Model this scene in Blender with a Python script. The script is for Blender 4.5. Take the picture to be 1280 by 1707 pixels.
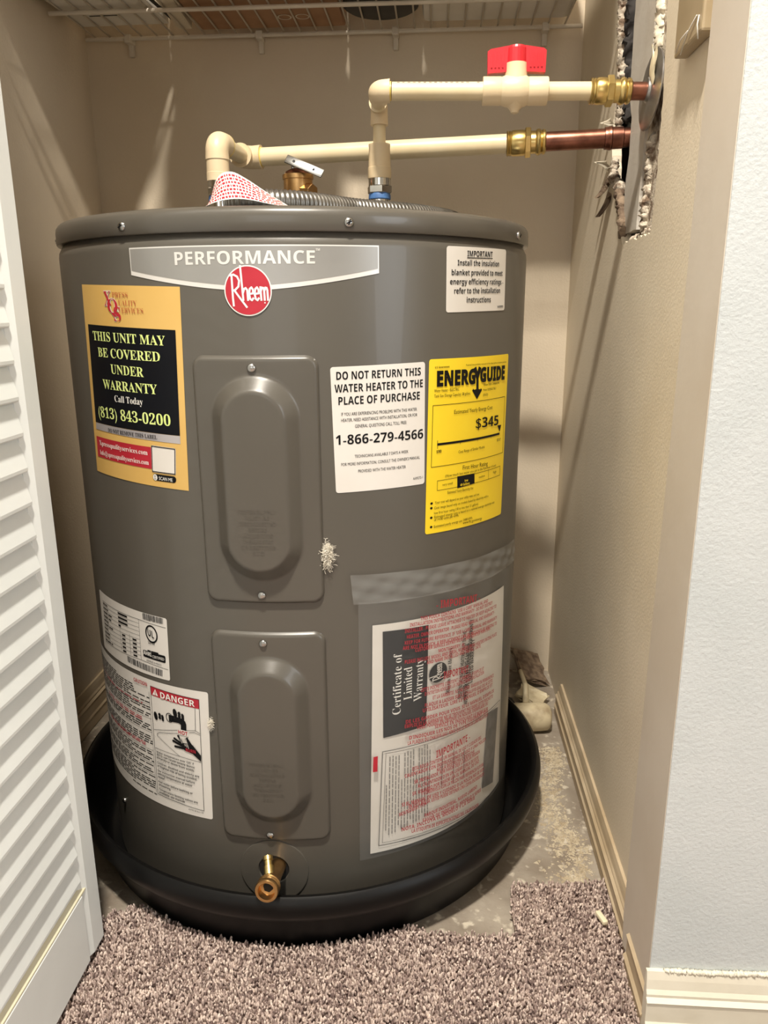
import bpy, bmesh, math, random
import numpy as np
from mathutils import Vector, Matrix
from mathutils.geometry import tessellate_polygon

for o in list(bpy.data.objects):
    bpy.data.objects.remove(o)
SC = bpy.context.scene
COL = SC.collection
RND = random.Random(7)

# ------------------------------------------------------------------ camera, world, lights, exposure
CAM_POS = (0.0, 0.0, 0.755)
PITCH, ROLL, YAW, FPX = 0.2635, -0.0047, math.radians(4.0), 1280.0
cam = bpy.data.cameras.new('camera')
cam.sensor_fit = 'HORIZONTAL'
cam.sensor_width = 36.0
cam.lens = 36.0 * FPX / 1280.0
cam.clip_start = 0.01
camo = bpy.data.objects.new('camera', cam)
COL.objects.link(camo)
camo.matrix_world = (Matrix.Translation(CAM_POS) @ Matrix.Rotation(YAW, 4, 'Z')
                     @ Matrix.Rotation(math.pi / 2 - PITCH, 4, 'X') @ Matrix.Rotation(ROLL, 4, 'Z'))
SC.camera = camo

w = bpy.data.worlds.new('world')
SC.world = w
w.use_nodes = True
w.node_tree.nodes['Background'].inputs[0].default_value = (1.0, 0.93, 0.85, 1)
w.node_tree.nodes['Background'].inputs[1].default_value = 0.02

def area(name, loc, target, size, power, color, shape='DISK', size_y=None):
    l = bpy.data.lights.new(name, 'AREA')
    l.shape = shape
    l.size = size
    if size_y:
        l.size_y = size_y
    l.energy = power
    l.color = color
    o = bpy.data.objects.new(name, l)
    COL.objects.link(o)
    o.location = loc
    d = Vector(target) - Vector(loc)
    o.rotation_euler = d.to_track_quat('-Z', 'Y').to_euler()
    return o

# the room's ceiling lamp, the daylight of a window in the right-hand room wall, and light from the rest of the room
area('ceiling_lamp_light', (-0.11, 0.05, 2.36), (-0.11, 0.05, 0.0), 0.14, 70.0, (1.0, 0.925, 0.81))
area('window_light', (2.25, -0.85, 1.35), (-0.4, 0.6, 0.75), 1.1, 21.0, (0.86, 0.93, 1.0), 'RECTANGLE', 1.3)
area('rear_room_light', (-0.3, -2.4, 1.3), (0.0, 1.0, 0.7), 1.2, 7.0, (0.90, 0.95, 1.0), 'RECTANGLE', 1.3)

SC.view_settings.view_transform = 'Standard'
SC.view_settings.look = 'None'
SC.view_settings.gamma = 1.0
SC.view_settings.use_curve_mapping = False
SC.view_settings.exposure = 0.0

# ------------------------------------------------------------------ materials
def srgb(r, g, b):
    f = lambda c: (c / 255 / 12.92) if c / 255 <= 0.04045 else ((c / 255 + 0.055) / 1.055) ** 2.4
    return (f(r), f(g), f(b), 1.0)

MATS = {}
def mat(name, col, rough=0.6, metal=0.0, var=None, var_scale=30.0, bump=0.0, bump_scale=200.0,
        coat=0.0, spec=0.5, trans=0.0, alpha=1.0, detail=4.0, ramp=(0.35, 0.65), bump_dist=0.002):
    if name in MATS:
        return MATS[name]
    m = bpy.data.materials.new(name)
    m.use_nodes = True
    nt = m.node_tree
    b = nt.nodes['Principled BSDF']
    b.inputs['Base Color'].default_value = col
    b.inputs['Roughness'].default_value = rough
    b.inputs['Metallic'].default_value = metal
    b.inputs['Specular IOR Level'].default_value = spec
    b.inputs['Coat Weight'].default_value = coat
    b.inputs['Transmission Weight'].default_value = trans
    b.inputs['Alpha'].default_value = alpha
    geo = nt.nodes.new('ShaderNodeNewGeometry')
    if var is not None:
        n = nt.nodes.new('ShaderNodeTexNoise')
        n.inputs['Scale'].default_value = var_scale
        n.inputs['Detail'].default_value = detail
        nt.links.new(geo.outputs['Position'], n.inputs['Vector'])
        r = nt.nodes.new('ShaderNodeValToRGB')
        r.color_ramp.elements[0].position = ramp[0]
        r.color_ramp.elements[1].position = ramp[1]
        r.color_ramp.elements[0].color = col
        r.color_ramp.elements[1].color = var
        nt.links.new(n.outputs['Fac'], r.inputs['Fac'])
        nt.links.new(r.outputs['Color'], b.inputs['Base Color'])
    if bump > 0:
        n = nt.nodes.new('ShaderNodeTexNoise')
        n.inputs['Scale'].default_value = bump_scale
        n.inputs['Detail'].default_value = 3.0
        nt.links.new(geo.outputs['Position'], n.inputs['Vector'])
        bp = nt.nodes.new('ShaderNodeBump')
        bp.inputs['Strength'].default_value = bump
        bp.inputs['Distance'].default_value = bump_dist
        nt.links.new(n.outputs['Fac'], bp.inputs['Height'])
        nt.links.new(bp.outputs['Normal'], b.inputs['Normal'])
    MATS[name] = m
    return m

WALL = mat('closet_wall_paint', srgb(220, 206, 184), 0.62, var=srgb(214, 199, 176), var_scale=5, bump=0.25, bump_scale=260)
WALLR = mat('closet_wall_paint_scuffed', srgb(226, 214, 192), 0.55, var=srgb(218, 205, 182), var_scale=7, bump=0.2, bump_scale=280)
JAMB = mat('smooth_grey_jamb_paint', srgb(214, 205, 192), 0.5, var=srgb(206, 195, 180), var_scale=6, bump=0.08, bump_scale=90)
FRONT = mat('textured_white_wall_paint', srgb(203, 208, 209), 0.55, var=srgb(195, 201, 202), var_scale=9, bump=0.3, bump_scale=300, bump_dist=0.002)
ROOM = mat('room_wall_paint', srgb(226, 224, 216), 0.7, var=srgb(220, 218, 210), var_scale=4)
CEIL = mat('ceiling_paint', srgb(235, 232, 226), 0.8, var=srgb(228, 226, 220), var_scale=6, bump=0.2)
DOORM = mat('white_door_paint', srgb(232, 236, 234), 0.45, var=srgb(226, 230, 228), var_scale=12, bump=0.05, bump_scale=60)
DOORY = mat('yellowed_door_paint', srgb(228, 222, 196), 0.45, var=srgb(222, 214, 184), var_scale=25)
BASEB = mat('tan_baseboard_paint', srgb(196, 178, 150), 0.5, var=srgb(178, 158, 128), var_scale=14, bump=0.1, bump_scale=90)
BASEW = mat('cream_baseboard_paint', srgb(228, 222, 205), 0.45, var=srgb(216, 209, 190), var_scale=16, bump=0.12, bump_scale=80)
BODY = mat('grey_enamel', srgb(86, 82, 75), 0.34, var=srgb(83, 79, 72), var_scale=3, coat=0.15)
CAPM = mat('grey_enamel_cap', srgb(86, 82, 75), 0.3, var=srgb(82, 78, 71), var_scale=6, coat=0.2)
PANM = mat('black_plastic', srgb(9, 9, 9), 0.42, var=srgb(13, 12, 12), var_scale=20, spec=0.3)
DARK = mat('dark_recess', srgb(22, 20, 18), 0.8, var=srgb(32, 28, 25), var_scale=30)  # flat dark fill painted as the shade inside openings
CAVITY = mat('dark_cavity', srgb(70, 66, 64), 0.9, var=srgb(48, 45, 44), var_scale=12)  # cavity shade painted dark; also the grey of insulation strip and rubble
STEEL = mat('zinc_steel', srgb(190, 190, 188), 0.25, 1.0, var=srgb(160, 160, 158), var_scale=60)
CHROME = mat('chrome', srgb(214, 212, 208), 0.12, 1.0, var=srgb(196, 194, 190), var_scale=30)
BRASS = mat('brass', srgb(224, 200, 136), 0.28, 1.0, var=srgb(208, 180, 112), var_scale=50)
BRONZE = mat('aged_brass', srgb(206, 168, 116), 0.34, 1.0, var=srgb(188, 146, 94), var_scale=60)
COPPER = mat('copper', srgb(158, 108, 90), 0.34, 1.0, var=srgb(112, 74, 62), var_scale=40)
CPVC = mat('cream_cpvc', srgb(226, 211, 178), 0.36, var=srgb(220, 202, 164), var_scale=18, coat=0.1)
CPVCF = mat('cream_cpvc_fitting', srgb(224, 205, 172), 0.42, var=srgb(218, 196, 160), var_scale=24, bump=0.06, bump_scale=300)
GLUE = mat('yellow_cement', srgb(236, 206, 96), 0.4, var=srgb(240, 216, 130), var_scale=60)
BLUE = mat('blue_tape', srgb(74, 116, 170), 0.5, var=srgb(60, 96, 150), var_scale=80)
REDP = mat('red_plastic', srgb(208, 42, 52), 0.35, var=srgb(198, 36, 46), var_scale=30)
WIRE = mat('white_wire_coating', srgb(222, 214, 200), 0.4, var=srgb(212, 202, 186), var_scale=20)
CARD = mat('brown_cardboard', srgb(170, 132, 100), 0.8, var=srgb(156, 118, 88), var_scale=20)
PAPERW = mat('white_paper', srgb(228, 224, 216), 0.6, var=srgb(220, 215, 205), var_scale=15)
PAPERC = mat('cream_card', srgb(222, 212, 192), 0.6, var=srgb(214, 203, 182), var_scale=15)
BLACKM = mat('black_material', srgb(20, 19, 19), 0.5, var=srgb(28, 27, 26), var_scale=25)
GYPS = mat('broken_gypsum', srgb(206, 194, 176), 0.9, var=srgb(120, 100, 82), var_scale=90, bump=0.8, bump_scale=350, ramp=(0.45, 0.62))
GYPSD = mat('dirty_gypsum', srgb(150, 130, 108), 0.9, var=srgb(96, 78, 64), var_scale=70, bump=0.7, bump_scale=300)
BOARD = mat('grey_drywall_face', srgb(204, 198, 188), 0.6, var=srgb(190, 182, 170), var_scale=12, bump=0.2, bump_scale=200)
GALV = mat('galvanised_plate', srgb(188, 186, 184), 0.34, 0.9, var=srgb(150, 148, 146), var_scale=30)
CRUMB = mat('pale_plaster', srgb(204, 192, 168), 0.9, var=srgb(178, 162, 136), var_scale=60)
PUTTY = mat('cream_putty', srgb(236, 226, 196), 0.6, var=srgb(226, 214, 182), var_scale=40)
FIBRE = mat('white_fibreglass', srgb(236, 230, 216), 0.7, var=srgb(226, 218, 202), var_scale=60)
PVCD = mat('dirty_white_pvc', srgb(206, 192, 160), 0.5, var=srgb(150, 132, 104), var_scale=30, ramp=(0.5, 0.75), bump=0.15, bump_scale=120)
CONDUIT = mat('grey_corrugated_metal', srgb(150, 148, 144), 0.32, 0.85, var=srgb(120, 118, 114), var_scale=40)
# sticker inks and papers
GOLD = mat('gold_sticker', srgb(216, 178, 104), 0.42, var=srgb(210, 170, 94), var_scale=12)
INK = mat('black_ink', srgb(12, 12, 14), 0.5, var=srgb(16, 16, 18), var_scale=40, spec=0.2)
NAVY = mat('black_panel_ink', srgb(9, 11, 18), 0.45, var=srgb(12, 14, 21), var_scale=30, spec=0.2)
LIME = mat('lime_ink', srgb(216, 232, 140), 0.45, var=srgb(222, 236, 152), var_scale=30)
WHITEI = mat('white_ink', srgb(240, 238, 232), 0.45, var=srgb(234, 232, 226), var_scale=40)
REDI = mat('red_ink', srgb(180, 38, 54), 0.42, var=srgb(173, 34, 50), var_scale=40)
BRICKI = mat('brick_red_ink', srgb(176, 92, 58), 0.45, var=srgb(168, 84, 52), var_scale=40)
SILVERI = mat('silver_ink', srgb(190, 186, 188), 0.32, 0.3, var=srgb(170, 166, 170), var_scale=10)
LABELW = mat('white_sticker', srgb(224, 220, 214), 0.4, var=srgb(219, 215, 208), var_scale=14)
YELLOW = mat('yellow_sticker', srgb(246, 216, 44), 0.42, var=srgb(242, 208, 36), var_scale=12)
YELI = mat('yellow_ink', srgb(246, 216, 44), 0.45, var=srgb(240, 208, 40), var_scale=30)
GREYI = mat('grey_ink', srgb(96, 94, 92), 0.5, var=srgb(120, 118, 116), var_scale=60)
BADGE = mat('brushed_silver_badge', srgb(168, 167, 164), 0.34, 0.5, var=srgb(158, 157, 154), var_scale=9)
BADGEL = mat('bright_silver_trim', srgb(226, 224, 220), 0.3, 0.25, var=srgb(224, 222, 218), var_scale=14)
POUCHI = mat('red_pouch_ink', srgb(168, 46, 58), 0.4, var=srgb(160, 40, 52), var_scale=40)

def film_mat(name, tint, frac, rough=0.12, bump=0.25):
    m = bpy.data.materials.new(name)
    m.use_nodes = True
    nt = m.node_tree
    nt.nodes.clear()
    out = nt.nodes.new('ShaderNodeOutputMaterial')
    tr = nt.nodes.new('ShaderNodeBsdfTransparent')
    tr.inputs[0].default_value = (0.98, 0.98, 0.98, 1)
    pb = nt.nodes.new('ShaderNodeBsdfPrincipled')
    pb.inputs['Base Color'].default_value = tint
    pb.inputs['Roughness'].default_value = rough
    geo = nt.nodes.new('ShaderNodeNewGeometry')
    n = nt.nodes.new('ShaderNodeTexNoise')
    n.inputs['Scale'].default_value = 26
    n.inputs['Detail'].default_value = 3
    nt.links.new(geo.outputs['Position'], n.inputs['Vector'])
    bp = nt.nodes.new('ShaderNodeBump')
    bp.inputs['Strength'].default_value = bump
    bp.inputs['Distance'].default_value = 0.004
    nt.links.new(n.outputs['Fac'], bp.inputs['Height'])
    nt.links.new(bp.outputs['Normal'], pb.inputs['Normal'])
    mx = nt.nodes.new('ShaderNodeMixShader')
    mx.inputs[0].default_value = frac
    nt.links.new(tr.outputs[0], mx.inputs[1])
    nt.links.new(pb.outputs[0], mx.inputs[2])
    nt.links.new(mx.outputs[0], out.inputs[0])
    MATS[name] = m
    return m
FILM = film_mat('clear_pouch_film', srgb(170, 172, 172), 0.13)
TAPE = film_mat('clear_tape_film', srgb(180, 182, 180), 0.24, 0.1, 0.5)

def concrete_mat():
    m = bpy.data.materials.new('bare_concrete')
    m.use_nodes = True
    nt = m.node_tree
    b = nt.nodes['Principled BSDF']
    b.inputs['Roughness'].default_value = 0.55
    geo = nt.nodes.new('ShaderNodeNewGeometry')
    def noise(s, d):
        n = nt.nodes.new('ShaderNodeTexNoise')
        n.inputs['Scale'].default_value = s
        n.inputs['Detail'].default_value = d
        nt.links.new(geo.outputs['Position'], n.inputs['Vector'])
        return n
    def ramp(n, p0, p1, c0, c1):
        r = nt.nodes.new('ShaderNodeValToRGB')
        r.color_ramp.elements[0].position, r.color_ramp.elements[1].position = p0, p1
        r.color_ramp.elements[0].color, r.color_ramp.elements[1].color = c0, c1
        nt.links.new(n.outputs['Fac'], r.inputs['Fac'])
        return r
    base = ramp(noise(14, 5), 0.35, 0.7, srgb(134, 122, 108), srgb(172, 162, 148))
    spots = ramp(noise(55, 6), 0.56, 0.66, (0, 0, 0, 1), (1, 1, 1, 1))
    mx = nt.nodes.new('ShaderNodeMix')
    mx.data_type = 'RGBA'
    nt.links.new(spots.outputs['Color'], mx.inputs[0])
    nt.links.new(base.outputs['Color'], mx.inputs[6])
    mx.inputs[7].default_value = srgb(206, 196, 178)
    nt.links.new(mx.outputs[2], b.inputs['Base Color'])
    bp = nt.nodes.new('ShaderNodeBump')
    bp.inputs['Strength'].default_value = 0.5
    bp.inputs['Distance'].default_value = 0.004
    nt.links.new(noise(60, 5).outputs['Fac'], bp.inputs['Height'])
    nt.links.new(bp.outputs['Normal'], b.inputs['Normal'])
    return m
CONC = concrete_mat()

def carpet_mat():
    m = bpy.data.materials.new('flecked_carpet_pile')
    m.use_nodes = True
    nt = m.node_tree
    b = nt.nodes['Principled BSDF']
    b.inputs['Roughness'].default_value = 0.95
    b.inputs['Specular IOR Level'].default_value = 0.1
    geo = nt.nodes.new('ShaderNodeNewGeometry')
    v = nt.nodes.new('ShaderNodeTexVoronoi')
    v.inputs['Scale'].default_value = 240
    nt.links.new(geo.outputs['Position'], v.inputs['Vector'])
    sep = nt.nodes.new('ShaderNodeSeparateColor')
    nt.links.new(v.outputs['Color'], sep.inputs[0])
    r = nt.nodes.new('ShaderNodeValToRGB')
    e = r.color_ramp.elements
    e[0].position, e[0].color = 0.0, srgb(112, 94, 90)
    e[1].position, e[1].color = 1.0, srgb(226, 208, 196)
    x = e.new(0.35); x.color = srgb(164, 144, 136)
    x = e.new(0.7); x.color = srgb(198, 180, 170)
    nt.links.new(sep.outputs[0], r.inputs['Fac'])
    nt.links.new(r.outputs['Color'], b.inputs['Base Color'])
    return m
CARPET = carpet_mat()

# ------------------------------------------------------------------ mesh helpers
class MB:
    def __init__(self):
        self.v, self.f = [], []
    def add(self, vs, fs):
        n = len(self.v)
        self.v.extend([tuple(p) for p in vs])
        self.f.extend([tuple(i + n for i in f) for f in fs])
        return self
    def box(self, x0, x1, y0, y1, z0, z1):
        vs = [(x, y, z) for z in (z0, z1) for y in (y0, y1) for x in (x0, x1)]
        return self.add(vs, [(0, 2, 3, 1), (4, 5, 7, 6), (0, 1, 5, 4), (2, 6, 7, 3), (0, 4, 6, 2), (1, 3, 7, 5)])
    def bevbox(self, x0, x1, y0, y1, z0, z1, b=0.004):
        bm = bmesh.new()
        bmesh.ops.create_cube(bm, size=1)
        for v in bm.verts:
            v.co = Vector(((x0 + x1) / 2 + v.co.x * (x1 - x0), (y0 + y1) / 2 + v.co.y * (y1 - y0), (z0 + z1) / 2 + v.co.z * (z1 - z0)))
        bmesh.ops.bevel(bm, geom=bm.edges[:], offset=b, segments=2, profile=0.6, affect='EDGES')
        return self.addbm(bm)
    def addbm(self, bm):
        bm.verts.index_update()
        self.add([v.co[:] for v in bm.verts], [[v.index for v in f.verts] for f in bm.faces])
        bm.free()
        return self
    def tube(self, pts, r, n=20, caps=True):
        pts = [Vector(p) for p in pts]
        rs = r if isinstance(r, (list, tuple)) else [r] * len(pts)
        t0 = (pts[1] - pts[0]).normalized()
        a = t0.orthogonal().normalized()
        rings, prev = [], t0
        for i, p in enumerate(pts):
            if i == 0:
                t = t0
            elif i == len(pts) - 1:
                t = (pts[i] - pts[i - 1]).normalized()
            else:
                t = ((pts[i + 1] - pts[i]).normalized() + (pts[i] - pts[i - 1]).normalized())
                t = t.normalized() if t.length > 1e-6 else prev
            a = (a - t * a.dot(t)).normalized()
            b = t.cross(a)
            rings.append([p + (a * math.cos(2 * math.pi * k / n) + b * math.sin(2 * math.pi * k / n)) * rs[i] for k in range(n)])
            prev = t
        vs = [q for rg in rings for q in rg]
        fs = []
        for i in range(len(pts) - 1):
            for k in range(n):
                k2 = (k + 1) % n
                fs.append((i * n + k, i * n + k2, (i + 1) * n + k2, (i + 1) * n + k))
        if caps:
            fs.append(tuple(range(n - 1, -1, -1)))
            fs.append(tuple((len(pts) - 1) * n + k for k in range(n)))
        return self.add(vs, fs)
    def turned(self, a, b, prof, n=24, capends=True):
        """profile of (distance along a->b in metres, radius)"""
        a, b = Vector(a), Vector(b)
        d = (b - a).normalized()
        u = d.orthogonal().normalized()
        w_ = d.cross(u)
        vs, fs = [], []
        for (t, r) in prof:
            for k in range(n):
                an = 2 * math.pi * k / n
                vs.append(a + d * t + (u * math.cos(an) + w_ * math.sin(an)) * r)
        m = len(prof)
        for i in range(m - 1):
            for k in range(n):
                k2 = (k + 1) % n
                fs.append((i * n + k, i * n + k2, (i + 1) * n + k2, (i + 1) * n + k))
        if capends:
            fs.append(tuple(range(n - 1, -1, -1)))
            fs.append(tuple((m - 1) * n + k for k in range(n)))
        return self.add(vs, fs)
    def lathe(self, c, prof, n=256, close=False):
        vs, fs = [], []
        for (r, z) in prof:
            for k in range(n):
                an = 2 * math.pi * k / n
                vs.append((c[0] + r * math.sin(an), c[1] - r * math.cos(an), z))
        m = len(prof)
        for i in range(m - 1 + (1 if close else 0)):
            for k in range(n):
                k2 = (k + 1) % n
                j = (i + 1) % m
                fs.append((i * n + k, i * n + k2, j * n + k2, j * n + k))
        return self.add(vs, fs)
    def grid(self, fn, nu, nv):
        vs = [fn(i / nu, j / nv) for j in range(nv + 1) for i in range(nu + 1)]
        fs = [(j * (nu + 1) + i, j * (nu + 1) + i + 1, (j + 1) * (nu + 1) + i + 1, (j + 1) * (nu + 1) + i) for j in range(nv) for i in range(nu)]
        return self.add(vs, fs)
    def extrude_x(self, prof_yz, x0, x1):
        n = len(prof_yz)
        vs = [(x0, y, z) for y, z in prof_yz] + [(x1, y, z) for y, z in prof_yz]
        fs = [(i, (i + 1) % n, n + (i + 1) % n, n + i) for i in range(n)] + [tuple(range(n - 1, -1, -1)), tuple(range(n, 2 * n))]
        return self.add(vs, fs)
    def extrude_y(self, prof_xz, y0, y1):
        n = len(prof_xz)
        vs = [(x, y0, z) for x, z in prof_xz] + [(x, y1, z) for x, z in prof_xz]
        fs = [(i, n + i, n + (i + 1) % n, (i + 1) % n) for i in range(n)] + [tuple(range(n)), tuple(range(2 * n - 1, n - 1, -1))]
        return self.add(vs, fs)
    def build(self, name, m, parent=None, smooth=False, auto=None, fix=True):
        me = bpy.data.meshes.new(name)
        if parent is not None:
            base = ROOT[parent.name]
        else:
            A = np.array(self.v)
            base = Vector(((A[:, 0].min() + A[:, 0].max()) / 2, (A[:, 1].min() + A[:, 1].max()) / 2, A[:, 2].min()))
        me.from_pydata([(p[0] - base[0], p[1] - base[1], p[2] - base[2]) for p in self.v], [], self.f)
        if fix:
            bm = bmesh.new()
            bm.from_mesh(me)
            bmesh.ops.recalc_face_normals(bm, faces=bm.faces[:])
            bm.to_mesh(me)
            bm.free()
        me.materials.append(m)
        if smooth:
            me.shade_smooth()
            if auto:
                me.set_sharp_from_angle(angle=math.radians(auto))
        o = bpy.data.objects.new(name, me)
        COL.objects.link(o)
        if parent is not None:
            o.parent = parent
        else:
            o.location = base
        ROOT[o.name] = base
        return o

ROOT = {}
def thing(name, label, cat, loc, group=None):
    o = bpy.data.objects.new(name, None)
    o.empty_display_size = 0.05
    COL.objects.link(o)
    o.location = loc
    ROOT[o.name] = Vector(loc)
    return tag(o, label, cat, group)
def tag(o, label, cat=None, group=None):
    o['label'] = label
    if cat:
        o['category'] = cat
    if group:
        o['group'] = group
    return o
def struct(o, label):
    o['kind'] = 'structure'
    o['label'] = label
    o['category'] = {'w': 'wall', 'f': 'floor', 'c': 'ceiling', 'b': 'baseboard', 'd': 'door', 't': 'trim'}[o.name[0]]
    return o
def arc(c, a, b, r, a0=0.0, a1=math.pi / 2, n=10):
    """points c + r*(a cos t + b sin t)"""
    c, a, b = Vector(c), Vector(a), Vector(b)
    return [c + (a * math.cos(a0 + (a1 - a0) * i / n) + b * math.sin(a0 + (a1 - a0) * i / n)) * r for i in range(n + 1)]

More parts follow.
